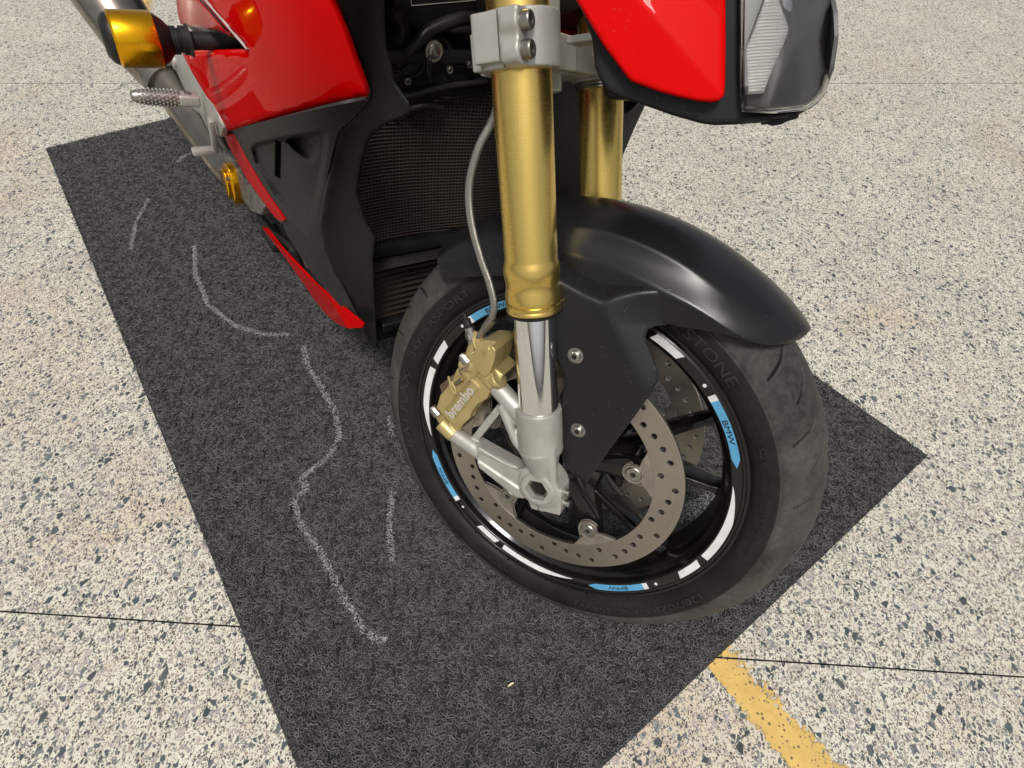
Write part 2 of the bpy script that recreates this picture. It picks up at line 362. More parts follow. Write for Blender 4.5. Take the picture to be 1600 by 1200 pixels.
def prism(pts, y0, y1):
    """outline in the XZ plane extruded along Y"""
    n = len(pts); V = [(p[0], y0, p[-1]) for p in pts]+[(p[0], y1, p[-1]) for p in pts]
    F = [tuple(range(n)), tuple(range(2*n-1, n-1, -1))]+[(i, i+n, (i+1) % n+n, (i+1) % n) for i in range(n)]
    return V, F
def join(*vf):
    V = []; F = []
    for v, f in vf:
        o = len(V); V += list(v); F += [tuple(i+o for i in q) for q in f]
    return V, F
def mesh(vf): return fix(me_(*vf))
def bev(me, w=.001, seg=2, ang=30): return bake(me, [('BEVEL', dict(width=w, segments=seg, limit_method='ANGLE', angle_limit=R_(ang)))])
def blob(parts, voxel=.0013, sm=4, cuts=()):
    """solid primitives fused like a casting, then drilled"""
    me = mesh(join(*parts))
    me = bake(me, [('REMESH', dict(mode='VOXEL', voxel_size=voxel)), ('SMOOTH', dict(factor=.5, iterations=sm))])
    for cvf in cuts:
        co_ = bpy.data.objects.new('cut', mesh(cvf)); COL.objects.link(co_)
        me = bake(me, [('BOOLEAN', dict(object=co_, operation='DIFFERENCE', solver='EXACT'))]); bpy.data.objects.remove(co_)
    return me
def plate(outline, holes, y0, y1, bevel=.0004):
    """flat plate in XZ with real holes, thickness along Y"""
    cu = bpy.data.curves.new('c', 'CURVE'); cu.dimensions = '2D'; cu.fill_mode = 'BOTH'
    for pts in [outline]+list(holes):
        s = cu.splines.new('POLY'); s.points.add(len(pts)-1); s.use_cyclic_u = True
        for q, p in zip(s.points, pts): q.co = (p[0], p[-1], 0, 1)
    t = (y1-y0)/2; cu.extrude = t-bevel; cu.bevel_depth = bevel; cu.bevel_resolution = 1; cu.offset = -bevel
    o = bpy.data.objects.new('tmp', cu); COL.objects.link(o)
    dg = bpy.context.evaluated_depsgraph_get(); dg.update()
    me = bpy.data.meshes.new_from_object(o.evaluated_get(dg)); bpy.data.objects.remove(o)
    for v in me.vertices: x, y, z = v.co; v.co = (x, (y0+y1)/2-z, y)
    return fix(me)
def circ(cx_, cz_, r, n=14, a0=0): return [(cx_+r*math.cos(a0+2*math.pi*i/n), cz_+r*math.sin(a0+2*math.pi*i/n)) for i in range(n)]
def text_mesh(s, size, ext=.0003, bold=0., sx=1.):
    cu = bpy.data.curves.new('t', 'FONT'); cu.body = s; cu.size = size; cu.extrude = ext; cu.align_x = 'LEFT'; cu.offset = bold; cu.resolution_u = 3
    o = bpy.data.objects.new('tmp', cu); COL.objects.link(o)
    dg = bpy.context.evaluated_depsgraph_get(); dg.update()
    me = bpy.data.meshes.new_from_object(o.evaluated_get(dg)); bpy.data.objects.remove(o)
    co_ = np.array([v.co[:] for v in me.vertices]); co_[:, 0] *= sx
    return me, co_
def mirror_y(me, c=0.):
    m2 = me.copy()
    for v in m2.vertices: v.co.y = 2*c-v.co.y
    m2.flip_normals(); return m2
def P(r, deg): return (-r*math.cos(R_(deg)), r*math.sin(R_(deg)))   # polar about the axle, degrees from forward, upward

# ------------------------------------------------------------------ ground
gnd = bpy.data.objects.new('ground', None); COL.objects.link(gnd); WM['ground'] = M_W
gme = me_([(-60, -60, GZ-.02), (60, -60, GZ-.02), (60, 60, GZ-.02), (-60, 60, GZ-.02)], [(0, 1, 2, 3)])
bpy.data.objects.remove(gnd)
gnd = add('ground', gme, jointm, None, M_W, kind='structure', label='pale concrete forecourt with crushed dark stone showing')
def ln(p, q, t): return p+(q-p)*t
a0 = G(0, 955); a1 = G(1600, 1058); b0 = G(0, 130); b1 = G(1600, 130)
a0[2] = a1[2] = b0[2] = b1[2] = GZ
ea = (a1-a0)/np.linalg.norm(a1-a0); eb = (b1-b0)/np.linalg.norm(b1-b0)
A0, A1 = a0-ea*20, a1+ea*20; B0, B1 = b0-eb*20, b1+eb*20
na = np.array([-ea[1], ea[0], 0]); nb_ = np.array([-eb[1], eb[0], 0])
def slab(quad):
    V = []; 
    nx = 200
    top0, top1, far1, far0 = [np.array(q) for q in quad]
    # near edges slightly uneven where the saw cut has chipped
    e0 = [ln(top0, top1, t) for t in np.linspace(0, 1, nx)]; e1 = [ln(far0, far1, t) for t in np.linspace(0, 1, nx)]
    for i in range(nx): V += [e0[i], e1[i], e0[i]-np.array([0, 0, .015]), e1[i]-np.array([0, 0, .015])]
    F = []
    for i in range(nx-1):
        a, b = 4*i, 4*i+4
        F += [(a, b, b+1, a+1), (a, a+2, b+2, b), (a+1, b+1, b+3, a+3)]
    me = me_(V, F); me.materials.append(conc); me.materials.append(jointm)
    for p_ in me.polygons:
        if abs(p_.normal.z) < .5: p_.material_index = 1
        elif p_.normal.z < 0: p_.flip()
    return me
j = .0012; jf = .0020
add('slab', slab((A0-na*30, A1-na*30, A1-na*j, A0-na*j)), (conc, jointm), gnd, M_W)
add('slab', slab((A0+na*j, A1+na*j, B1-nb_*jf, B0-nb_*jf)), (conc, jointm), gnd, M_W)
add('slab', slab((B0+nb_*jf, B1+nb_*jf, B1+nb_*30, B0+nb_*30)), (conc, jointm), gnd, M_W)
# yellow bay line, split where the joint crosses it
def paint(name, L_, R_e, rows, label):
    V = []; F = []; E_ = []; nc = 24
    for i in range(rows+1):
        l = ln(L_[0], L_[1], i/rows); r = ln(R_e[0], R_e[1], i/rows)
        for k in range(nc+1):
            t = k/nc; p = ln(l, r, t); V.append((p[0], p[1], GZ+.0012)); E_.append(max(0, 1-min(t*6, (1-t)*2.0)))
    for i in range(rows):
        for k in range(nc): a = i*(nc+1)+k; F.append((a, a+1, a+nc+2, a+nc+1))
    me = me_(V, F); at_ = me.attributes.new('edge', 'FLOAT', 'POINT'); at_.data.foreach_set('value', E_)
    o = add(name, me, yel, None, M_W, label=label, kind='structure'); return o
yl0, yl1 = G(1096, 1040), G(1229, 1205); yr0, yr1 = G(1148, 1004), G(1345, 1205)
yd = yl1-yl0; yd /= np.linalg.norm(yd)
def on_line(p, d, side):                        # where a paint edge meets the joint
    den = d @ na; return p+d*(((a0-p) @ na+side*.0016)/den)
ydr = yr1-yr0; ydr /= np.linalg.norm(ydr)
paint('painted_line', (yl0-yd*.1, on_line(yl0, yd, 1)), (yr0-ydr*.1, on_line(yr0, ydr, 1)), 20, 'yellow painted bay line ending under the mat corner')
paint('painted_line', (on_line(yl0, yd, -1), yl1+yd*.6), (on_line(yr0, ydr, -1), yr1+ydr*.75), 60, 'worn yellow painted line running out from the mat edge toward the viewer')
q0, q1, q2, q3 = G(204, -60), G(200, 30), G(240, 30), G(258, -60)
paint('painted_line', (q0, q1), (q3, q2), 30, 'yellow painted line on the concrete behind the silencer')

# ------------------------------------------------------------------ rubber mat
MH = .002
mA, mC = G(70, 230, MH), G(1452, 710, MH)
ev = G(465, 1200, MH)-mA; ev[2] = 0; ev /= np.linalg.norm(ev)       # long edge toward the viewer
eu = np.array([-ev[1], ev[0], 0.])                                    # across, to the right
mD = G(597, 1529, MH)
ev = mD-mA; ev[2] = 0; dlong = np.linalg.norm(ev); ev /= dlong
eu = mC-mD; eu[2] = 0; mw = np.linalg.norm(eu); eu /= mw
# long edge runs from mA to the corner nearest the viewer; the far short edge is through mA
MO = np.array([mA[0], mA[1], GZ])
matroot = bpy.data.objects.new('rubber_mat', None); COL.objects.link(matroot)
MM = Matrix.Translation(Vector(MO+ev*dlong/2+eu*mw/2)); matroot.matrix_basis = MM; WM['rubber_mat'] = MM
matroot['label'] = 'charcoal looped vinyl floor mat with white chalk strokes under the motorcycle'; matroot['category'] = 'mat'
def mp_(u, v, z): p = MO+eu*u+ev*v; return (p[0], p[1], z+GZ)
bvf = ([mp_(0, 0, .001), mp_(mw, 0, .001), mp_(mw, dlong, .001), mp_(0, dlong, .001), mp_(0, 0, .0045), mp_(mw, 0, .0045), mp_(mw, dlong, .0045), mp_(0, dlong, .0045)],
       [(0, 1, 2, 3), (4, 7, 6, 5), (0, 4, 5, 1), (1, 5, 6, 2), (2, 6, 7, 3), (3, 7, 4, 0)])
add('backing', mesh(bvf), backm, matroot, M_W, smooth=False)
def strands(n, xf, rad, zr, curv, segs=8, sides=4, steplen=.0024):
    """n curly strands; xf() gives a start point"""
    V = []; F = []
    ang = np.arange(sides)*2*math.pi/sides+.4
    for _ in range(n):
        x, y, z0 = xf(); th = rng.uniform(0, 2*math.pi); k = rng.choice([-1, 1])*rng.uniform(*curv); ph = rng.uniform(0, 6.28); amp = rng.uniform(.3, 1.)*zr
        r = rad*rng.uniform(.8, 1.15); P_ = []
        for s in range(segs):
            P_.append((x, y, z0+amp*math.sin(ph+s*.75)))
            th += k*steplen; x += math.cos(th)*steplen; y += math.sin(th)*steplen
            if rng.random() < .12: k = -k
        P_ = np.array(P_); D = np.gradient(P_, axis=0); D /= np.linalg.norm(D, axis=1)[:, None]
        U = np.cross(D, [0, 0, 1.]); U /= np.linalg.norm(U, axis=1)[:, None]; W_ = np.cross(D, U); o = len(V)
        for s in range(segs):
            for a in ang: V.append(P_[s]+(U[s]*math.cos(a)+W_[s]*math.sin(a))*r)
        for s in range(segs-1):
            for q in range(sides): F.append((o+s*sides+q, o+s*sides+(q+1) % sides, o+(s+1)*sides+(q+1) % sides, o+(s+1)*sides+q))
    me = bpy.data.meshes.new('strands'); me.from_pydata([tuple(v) for v in V], [], F); me.update(); me.shade_smooth(); return me
TS = .08
zq = lambda: rng.uniform(.0042, .0060) if rng.random() < .4 else rng.uniform(.0070, .0084)
tile_me = strands(430, lambda: (rng.uniform(-TS/2, TS/2), rng.uniform(-TS/2, TS/2), zq()), .00060, .0012, (150, 400))
tile_me.materials.append(coil)
tile = bpy.data.objects.new('coil_tile', tile_me)
nu, nv = int(round((mw-.012)/TS)), int(round((dlong-.012)/TS))
pts = [mp_(.006+(mw-.012)*(i+.5)/nu, .006+(dlong-.012)*(k+.5)/nv, 0) for i in range(nu) for k in range(nv)]
loops = add('coil_loops', me_(pts, []), None, matroot, M_W, kind='stuff')
ng = bpy.data.node_groups.new('coil_instances', 'GeometryNodeTree')
ng.interface.new_socket('Geometry', in_out='INPUT', socket_type='NodeSocketGeometry'); ng.interface.new_socket('Geometry', in_out='OUTPUT', socket_type='NodeSocketGeometry')
gi = ng.nodes.new('NodeGroupInput'); go = ng.nodes.new('NodeGroupOutput'); ip = ng.nodes.new('GeometryNodeInstanceOnPoints'); ob = ng.nodes.new('GeometryNodeObjectInfo')
mpn = ng.nodes.new('GeometryNodeMeshToPoints')
rv = ng.nodes.new('FunctionNodeRandomValue'); rv.data_type = 'INT'; rv.inputs['Min'].default_value = 0; rv.inputs['Max'].default_value = 3
mu = ng.nodes.new('ShaderNodeMath'); mu.operation = 'MULTIPLY'; mu.inputs[1].default_value = math.pi/2
ad_ = ng.nodes.new('ShaderNodeMath'); ad_.operation = 'ADD'; ad_.inputs[1].default_value = math.atan2(eu[1], eu[0])
cb = ng.nodes.new('ShaderNodeCombineXYZ'); ob.inputs['Object'].default_value = tile
lk = ng.links.new
lk(gi.outputs[0], mpn.inputs[0]); lk(mpn.outputs[0], ip.inputs['Points']); lk(ob.outputs['Geometry'], ip.inputs['Instance'])
lk(rv.outputs['Value'], mu.inputs[0]) if rv.data_type != 'INT' else lk([s for s in rv.outputs if s.enabled][0], mu.inputs[0])
lk(mu.outputs[0], ad_.inputs[0]); lk(ad_.outputs[0], cb.inputs[2]); lk(cb.outputs[0], ip.inputs['Rotation']); lk(ip.outputs[0], go.inputs[0])
md = loops.modifiers.new('coil_instances', 'NODES'); md.node_group = ng
# chalk strokes: loops whose tops took the chalk
def stroke(px, width, dens=1.):
    P_ = [G(x, y, MH) for x, y in px]; Q = []
    for i in range(len(P_)-1):
        n_ = max(2, int(np.linalg.norm(P_[i+1]-P_[i])/.002))
        for t in np.linspace(0, 1, n_, endpoint=False): Q.append(ln(P_[i], P_[i+1], t))
    Q = np.array(Q); Ltot = len(Q)*.002; n_ = int(Ltot*width/(.0024*7*.0013)*1.15*dens)
    def xf():
        i = rng.integers(0, len(Q)); d = Q[min(i+1, len(Q)-1)]-Q[max(i-1, 0)]; d /= np.linalg.norm(d)+1e-9
        o = rng.uniform(-.42, .42)*width; return Q[i][0]-d[1]*o, Q[i][1]+d[0]*o, GZ+rng.uniform(.0082, .0094)
    me = strands(int(n_*3.0), xf, .00050, .0006, (300, 600), segs=4, steplen=.0011)
    add('chalk_line', me, chalk, matroot, M_W, smooth=False)
stroke([(278, 253), (288, 243), (300, 239)], .014)
stroke([(233, 310), (213, 345), (204, 390)], .011)
stroke([(304, 383), (305, 430), (325, 475), (365, 508), (410, 522), (452, 523)], .012)
stroke([(474, 540), (481, 572), (505, 610), (524, 645), (531, 680), (515, 712), (483, 737), (470, 748), (480, 765), (458, 782), (470, 820), (500, 860), (530, 920), (565, 980), (585, 998), (608, 1000)], .0125)
stroke([(614, 768), (608, 812), (613, 877)], .012)
stroke([(608, 650), (613, 682)], .012, .7)
stroke([(1035, 812), (1085, 795), (1125, 770)], .036, .6)
stroke([(780, 480), (803, 504)], .016)

lc = G(798, 1070, MH)
V = []; F = []
for i in range(5):
    t = i/4-.5; wd_ = .0022*math.cos(t*2.6)+.0003
    for sg in (-1, 0, 1): V.append((lc[0]+t*.009+sg*wd_*.4, lc[1]+t*.004+sg*wd_, .0032+.0012*abs(sg)+.0016*abs(t)))
for i in range(4):
    for k in (0, 1): F.append((i*3+k, i*3+k+1, i*3+k+4, i*3+k+3))
lm = bake(me_(V, F), [('SOLIDIFY', dict(thickness=.0003))])
lo = add('leaf_scrap', lm, mat('dry_petal', (.62, .55, .36), .7), None, M_W)
lo['label'] = 'tiny pale dry leaf scrap lying alone on the mat near the viewer'; lo['category'] = 'leaf'
# ------------------------------------------------------------------ MOTORCYCLE
R0 = M_B @ Vector((.72, 0, -.3)); R0.z = 0.
bike = bpy.data.objects.new('motorcycle', None); COL.objects.link(bike); bike.matrix_basis = Matrix.Translation(R0); WM['motorcycle'] = bike.matrix_basis.copy()
bike['label'] = 'red and black sport motorcycle with gold fork tubes parked on the black mat'; bike['category'] = 'motorcycle'

# ---- front wheel rim
prof = [(.2225, .0500), (.2225, .0475), (.2190, .0465), (.2172, .0484), (.2062, .0470), (.2045, .0440), (.2030, .0380), (.1975, .0330), (.1935, .0240), (.1925, .0),
        (.1935, -.0240), (.1975, -.0330), (.2030, -.0380), (.2045, -.0440), (.2062, -.0470), (.2172, -.0484), (.2190, -.0465), (.2225, -.0475), (.2225, -.0500), (.2270, -.0500), (.2270, .0500)]
def roundprof(p): return p
rimme = bev(lathe(prof, 160, closed=True), .0007, 2, 20)
wheel = add('front_wheel', rimme, rim, bike, label='glossy black front rim with blue and white stickers')
# hub
hub = lathe([(.014, .062), (.027, .062), (.030, .059), (.030, .045), (.024, .038), (.024, -.038), (.030, -.045), (.030, -.059), (.027, -.062), (.014, -.062)], 40, closed=True)
add('hub', hub, rim, wheel)
def spoke_mesh(a, b, w0, w1, y0, y1):
    """box girder spoke with a raised rib, a->b polar points"""
    p0 = np.array([P(*a)[0], 0, P(*a)[1]]); p1 = np.array([P(*b)[0], 0, P(*b)[1]]); d = p1-p0; d /= np.linalg.norm(d); n_ = np.array([-d[2], 0, d[0]])
    V = []; F = []
    sec = [(-1, -.6), (-1, .6), (-.62, 1), (.62, 1), (1, .6), (1, -.6), (.62, -1), (-.62, -1)]
    K = 8
    for i in range(K+1):
        t = i/K; c = ln(p0, p1, t); flare = 1+.9*max(0, (t-.86)/.14)**2; w_ = (w0+(w1-w0)*t)*flare; y_ = (y0+(y1-y0)*t)
        for s_, q in sec: V.append(c+n_*w_/2*s_+np.array([0, y_*q, 0]))
    for i in range(K):
        for k in range(8): F.append((i*8+k, i*8+(k+1) % 8, (i+1)*8+(k+1) % 8, (i+1)*8+k))
    F += [tuple(range(8)), tuple(range(K*8+7, K*8-1, -1))]
    return fix(me_(V, F))
for k in range(5):
    b0_ = 7.2-72*k
    add('spoke', bev(spoke_mesh((.070, b0_+4), (.199, b0_+15.5), .014, .011, .024, .014), .0012, 2), rim, wheel)
    add('spoke', bev(spoke_mesh((.070, b0_-4), (.199, b0_-14.5), .014, .011, .024, .014), .0012, 2), rim, wheel)
    c0 = np.array([P(.026, b0_)[0], 0, P(.026, b0_)[1]]); arm = []
    for s_ in (1, -1):
        q = [P(.022, b0_-28), P(.052, b0_-11), P(.082, b0_-9.5), P(.094, b0_-9), P(.109, b0_-5), P(.113, b0_), P(.109, b0_+5), P(.094, b0_+9), P(.082, b0_+9.5), P(.052, b0_+11), P(.022, b0_+28)]
        arm.append(prism([(x, z) for x, z in q], s_*.044, s_*.0575))
        q2 = [P(.02, b0_-26), P(.06, b0_-8), P(.096, b0_-4), P(.096, b0_+4), P(.06, b0_+8), P(.02, b0_+26)]
        arm.append(prism(q2, -.045, .045) if s_ == 1 else prism(q2, -.0449, .0449))
    add('disc_carrier_arm', bev(mesh(join(*arm[:3])), .0012, 2), rim, wheel)
# ---- tyre with cut grooves
NT, NV = 1320, 150
th_ = np.linspace(0, 2*math.pi, NT, endpoint=False)
half = []   # profile from right bead to left bead as (r, y)
def tprof():
    pr = [(.2225, .0455), (.2262, .0505), (.2300, .0545), (.2372, .0578), (.2445, .0590), (.2520, .0583), (.2562, .0571)]
    for a in np.radians(np.linspace(14.5, 90, 26)): pr.append((.2405+.0585*math.sin(a), .0585*math.cos(a)))
    pr2 = [(r, -y) for r, y in pr[::-1][1:]]
    return pr+pr2
tp = np.array(tprof()); seg = np.r_[0, np.cumsum(np.hypot(*np.diff(tp, axis=0).T))]
ss = np.linspace(0, seg[-1], NV); pr_ = np.interp(ss, seg, tp[:, 0]); py_ = np.interp(ss, seg, tp[:, 1])
# crown profile normals in (r,y)
dr = np.gradient(pr_); dy = np.gradient(py_); nl = np.hypot(dr, dy); nr_, ny_ = -dy/nl, dr/nl
TH, RR_ = np.meshgrid(np.degrees(th_), pr_, indexing='ij'); _, YY = np.meshgrid(th_, py_, indexing='ij')
def seg_d(pu, pv, A_, B_):
    ax, ay = A_; bx, by = B_; vx, vy = bx-ax, by-ay; t = np.clip(((pu-ax)*vx+(pv-ay)*vy)/(vx*vx+vy*vy), 0, 1)
    return np.hypot(pu-ax-vx*t, pv-ay-vy*t)
depth = np.zeros_like(TH); PER = 360/22
DEGMM = .29*math.pi/180*1000
gA = [(0.3, 50), (1.2, 43.6), (2.4, 34.8), (4.2, 26)]; gB = [(-7.4, 39), (-4.9, 28), (-2.2, 18.1), (2.2, 11)]
for sgn, off in ((1, 32.8), (-1, 32.8+PER/2)):
    U0 = ((TH-off+PER/2+2) % PER)-PER/2-2
    for base_u in (-PER, 0, PER):
        for g, wd in ((gA, 1.25), (gB, 1.35)):
            sm_ = []
            for i in range(len(g)-1):
                for t in np.linspace(0, 1, 3, endpoint=False): sm_.append((g[i][0]+(g[i+1][0]-g[i][0])*t, g[i][1]+(g[i+1][1]-g[i][1])*t))
            sm_.append(g[-1]); n_ = len(sm_)
            for i in range(n_-1):
                dd = seg_d((U0-base_u)*DEGMM, YY*1000*sgn, (sm_[i][0]*DEGMM, sm_[i][1]), (sm_[i+1][0]*DEGMM, sm_[i+1][1]))
                wl = wd*(.45+.55*math.sin(math.pi*(.12+.8*(i+.5)/n_)))
                depth = np.maximum(depth, np.clip((wl-dd)/.9+.4, 0, 1)*.0042)
RT = RR_-depth*nr_[None, :]; YT = YY-depth*ny_[None, :]
# moulded rings on the sidewall
ring = (.0005*np.exp(-((pr_-.2330)/.0007)**2)+.0006*np.exp(-((pr_-.2555)/.0006)**2)-.0007*np.exp(-((pr_-.2572)/.0007)**2))
RT += ring[None, :]*nr_[None, :]; YT += ring[None, :]*ny_[None, :]
V = np.stack([-RT*np.cos(th_)[:, None], YT, RT*np.sin(th_)[:, None]], -1).reshape(-1, 3)
I, J = np.meshgrid(np.arange(NT), np.arange(NV-1), indexing='ij'); I2 = (I+1) % NT
F = np.stack([I*NV+J, I*NV+J+1, I2*NV+J+1, I2*NV+J], -1).reshape(-1, 4)
tme = bpy.data.meshes.new('tyre'); tme.vertices.add(len(V)); tme.vertices.foreach_set('co', V.ravel()); tme.loops.add(F.size); tme.loops.foreach_set('vertex_index', F.ravel().astype(np.int32))
tme.polygons.add(len(F)); tme.polygons.foreach_set('loop_start', np.arange(0, F.size, 4, dtype=np.int32)); tme.update(calc_edges=True)
gat = tme.attributes.new('groove', 'FLOAT', 'POINT'); gat.data.foreach_set('value', np.clip(depth/.0030, 0, 1).ravel().astype(np.float32))
tyo = add('tyre', tme, tyre, wheel, sharp=50, label='worn dusty front tyre')
def side_r2y(r):                                   # sidewall surface
    k_ = np.argsort(pr_[:45]); return float(np.interp(r, pr_[:45][k_], py_[:45][k_]))
def bend(s, deg_start, r0, size, surf, flip=False, m=None, parent=None, name='sidewall_lettering', ext=.0003, sx=1., bold=0., spread=None, kind=None, lift=.0002):
    """lettering bent along a circle of radius r0; reads with letter tops outward (flip: tops inward)"""
    me, c_ = text_mesh(s, size, ext, bold, sx)
    wdt = c_[:, 0].max()-c_[:, 0].min()
    if spread: c_[:, 0] *= R_(spread)*r0/wdt
    out = []
    for x, y, z in c_:
        if not flip: a = R_(deg_start)-x/r0; r = r0+y
        else: a = R_(deg_start)+x/r0; r = r0-y
        yy = surf(r)+lift+(z+ext)
        out.append((-r*math.cos(a), yy, r*math.sin(a)))
    for v, q in zip(me.vertices, out): v.co = q
    return add(name, me, m, parent, smooth=False, kind=kind), math.degrees(wdt/r0)
tyl = mat('moulded_rubber', (.022, .0205, .0185), .45, Specular_IOR_Level=.3)
def tx(s, d0, r0, size, **k): return bend(s, d0, r0, size, side_r2y, m=tyl, parent=tyo, ext=.0005, **k)
tx('BATTLAX', 188, .2372, .0165, spread=31); tx('HYPERSPORT', 149.5, .2372, .0130, spread=33)
tx('BRIDGESTONE', 72.5, .2362, .0170, spread=36.5)
tx('120/70ZR17M/C (58W)', -38, .2385, .0130, spread=46.5)
tx('S22 F', 18, .239, .008, sx=1.2); tx('DOT 2XJ8 TUBELESS', -2, .240, .0062, sx=1.2); tx('MADE IN JAPAN  RADIAL', -112, .2395, .006, sx=1.2)
# ---- rim stickers
def rimy(r): return .0470+(r-.2062)*(.0014/.011)
def arcstrip(a_0, a_1, r0, r1, taper0=None, m=white, name='rim_sticker', n=None, slant=0.):
    n = n or max(2, int(abs(a_1-a_0)/1.2)); V = []; F = []
    for i in range(n+1):
        t = i/n
        ro, ri = r1, r0
        if taper0 is not None: u = taper0(t); mid = r0+(r1-r0)*u[2]; ri = mid+(r0-mid)*u[0]; ro = mid+(r1-mid)*u[1]
        for r, sh in ((ri, 0), ((ri+ro)/2, .5), (ro, 1)):
            a = a_0+(a_1-a_0)*t+slant*sh; x, z = P(r, a); V.append((x, rimy(r)+.00035, z))
    for i in range(n):
        for k in (0, 1): F.append((i*3+k, i*3+k+1, i*3+k+4, i*3+k+3))
    return add(name, fix(me_(V, F)), m, wheel, smooth=False)
r_i, r_o = .2078, .2168
for k in range(4):
    b = 34.5-90*k
    arcstrip(b, b-2, r_i, r_o)
    s_ = arcstrip(b-2, b-24.7, r_i, r_o, lambda t: (1, 1, .5) if t < .86 else ((1-t)/.14, (1-t)/.14, .5), blue, n=28)
    bend('BMW', b-8.2, r_i+.0016, .0084, lambda r: rimy(r)+.0006, m=ink, parent=wheel, name='sticker_lettering', ext=.00005, spread=8.0)
    arcstrip(b-31, b-63, r_i, r_o, lambda t: (1, min(1, t/.45)**.8, 0.), n=30)
    arcstrip(b-65.6, b-75.3, r_i, r_o, slant=-1.2)
    x, z = P(.2125, b-86.5); me = mesh(cyl((x, rimy(.2125), z), (x, rimy(.2125)+.0004, z), .0021, n=16)); add('rim_sticker', me, white, wheel, smooth=False)
# valve
vx = P(.190, -46); v2 = P(.165, -46); add('valve_stem', mesh(join(cyl((vx[0], .012, vx[1]), (v2[0], .034, v2[1]), .0028, .0026), cyl((v2[0], .034, v2[1]), (v2[0]*.97, .040, v2[1]*.97), .0040))), steel, wheel)
# ---- brake discs
HR = [.140, .143, .1465, .133, .149, .143, .139, .1325, .149, .136]
outl = [P(.160, a) for a in np.arange(0, 360, 2.5)]
inner = []
BA = [7.2-72*k for k in range(5)]
for a in np.arange(0, 360, 1.5):
    r = .1245
    for b in BA:
        d_ = (a-b+180) % 360-180
        if abs(d_) < 13.5:
            u = abs(d_)/13.5; r = min(r, .0925+(.1245-.0925)*max(0, (u-.38)/.62)**1.0 if u > .38 else .0925+(.0935-.0925)*u)
    if r > .1244: inner.append(P(r, a))
# tab tips: replace by round bosses later; inner outline is a smooth closed loop
inner = []
for bi, b in enumerate(sorted(BA)):
    c = P(.101, b)
    inner += [P(.1245, b-29+q) for q in (0, 4, 8, 12)]
    inner += [P(.1225, b-14.5), P(.117, b-11.5)]
    for q in np.linspace(-100, 100, 9):             # round the boss, through the hub side
        ang = R_(b+180)+R_(q); rad = .0125
        inner.append((c[0]-rad*math.cos(ang), c[1]+rad*math.sin(ang)))
    inner += [P(.117, b+11.5), P(.1225, b+14.5)]
    inner += [P(.1245, b+17+q) for q in (0, 4, 8, 12, 16, 20)]
hl = [circ(*P(HR[i % 10], 29.5-7.2*i), .0036) for i in range(50)]
def ring_plate(): return plate(outl, [[P(.1245, a) for a in np.arange(0, 360, 3)]]+hl, .0617, .0667, .0005)
dring = ring_plate()
# carrier tabs: a ring sector plate under each bolt, slightly thinner than the band
def tab(b):
    c = P(.101, b); q = [P(.1262, b-15.5), P(.1262, b-8), P(.1262, b), P(.1262, b+8), P(.1262, b+15.5), P(.1205, b+12.8), P(.1145, b+9.8)]
    for t in np.linspace(80, -80, 9):
        ang = R_(b+180)+R_(t); q.append((c[0]-.0135*math.cos(ang), c[1]+.0135*math.sin(ang)))
    q += [P(.1145, b-9.8), P(.1205, b-12.8)]
    return plate(q, [], .0612, .0660, .0006)
tabs = [tab(b) for b in BA]
bolt_c = lathe([(.0, .0), (.0028, 0), (.0034, .0026), (.0088, .0026), (.0098, .0016), (.0100, -.001)][::1], 24)
ringm = lathe([(.0100, .0005), (.0106, .0016), (.0122, .0016), (.0126, .0003), (.0126, -.003)], 24)
for sgn in (1, -1):
    d_o = add('brake_disc', dring if sgn == 1 else mirror_y(dring), disc, bike, sharp=12, label='drilled brake disc nearest the viewer' if sgn == 1 else 'drilled brake disc on the far side')
    for t_, b in zip(tabs, BA):
        add('disc_tab', t_ if sgn == 1 else mirror_y(t_), tabm, d_o, sharp=12)
        for src, m_ in ((bolt_c, steel), (ringm, tabm)):
            me = src.copy()
            for v in me.vertices: v.co = (v.co.x+P(.101, b)[0], (v.co.y+.0665)*sgn, v.co.z+P(.101, b)[1])
            if sgn < 0: me.flip_normals()
            add('disc_bolt' if m_ is steel else 'disc_bush', me, m_, d_o)
        if sgn == 1: add('socket_shade', mesh(cyl((P(.101, b)[0], .0664, P(.101, b)[1]), (P(.101, b)[0], .0670, P(.101, b)[1]), .0028, n=6)), dark, d_o, smooth=False)  # dark hex disc paints the shade inside the socket
    # dark backing bosses between tab and wheel arm
# ---- fork
YF = .1058; RG = .0265
def zl(prof_, x, y, n=64): return lathe(prof_, n, 'Z', (x, y, 0))
gprof = [(RG, .700), (RG, .2720), (RG+.0006, .2690), (RG+.0016, .2655), (RG+.0021, .2620), (RG+.0021, .2560), (RG+.0010, .2500), (RG+.0006, .2450), (RG+.0010, .2415), (RG+.0020, .2360), (RG+.0022, .2300),
         (RG+.0022, .2287), (RG+.0014, .2280), (RG+.0014, .2268), (RG+.0022, .2262), (RG+.0022, .2235), (RG+.0012, .2228), (RG+.0012, .2215), (RG+.0018, .2208), (RG+.0016, .2178), (RG-.0004, .2168), (.0226, .2168)]
sealp = [(.0226, .2185), (RG-.0005, .2180), (RG-.0008, .2150), (.0245, .2128), (.0226, .2126)]
chp = [(.0224, .230), (.0224, .085)]
for sgn in (1, -1):
    gt = add('fork_tube', zl(gprof, 0, YF*sgn), gold, bike, sharp=50, label='gold fork tube nearest the viewer' if sgn == 1 else 'gold fork tube on the far side')
    add('dust_seal', zl(sealp, 0, YF*sgn), dark, gt)
    add('chrome_stanchion', zl(chp, 0, YF*sgn, 96), chrome, gt)
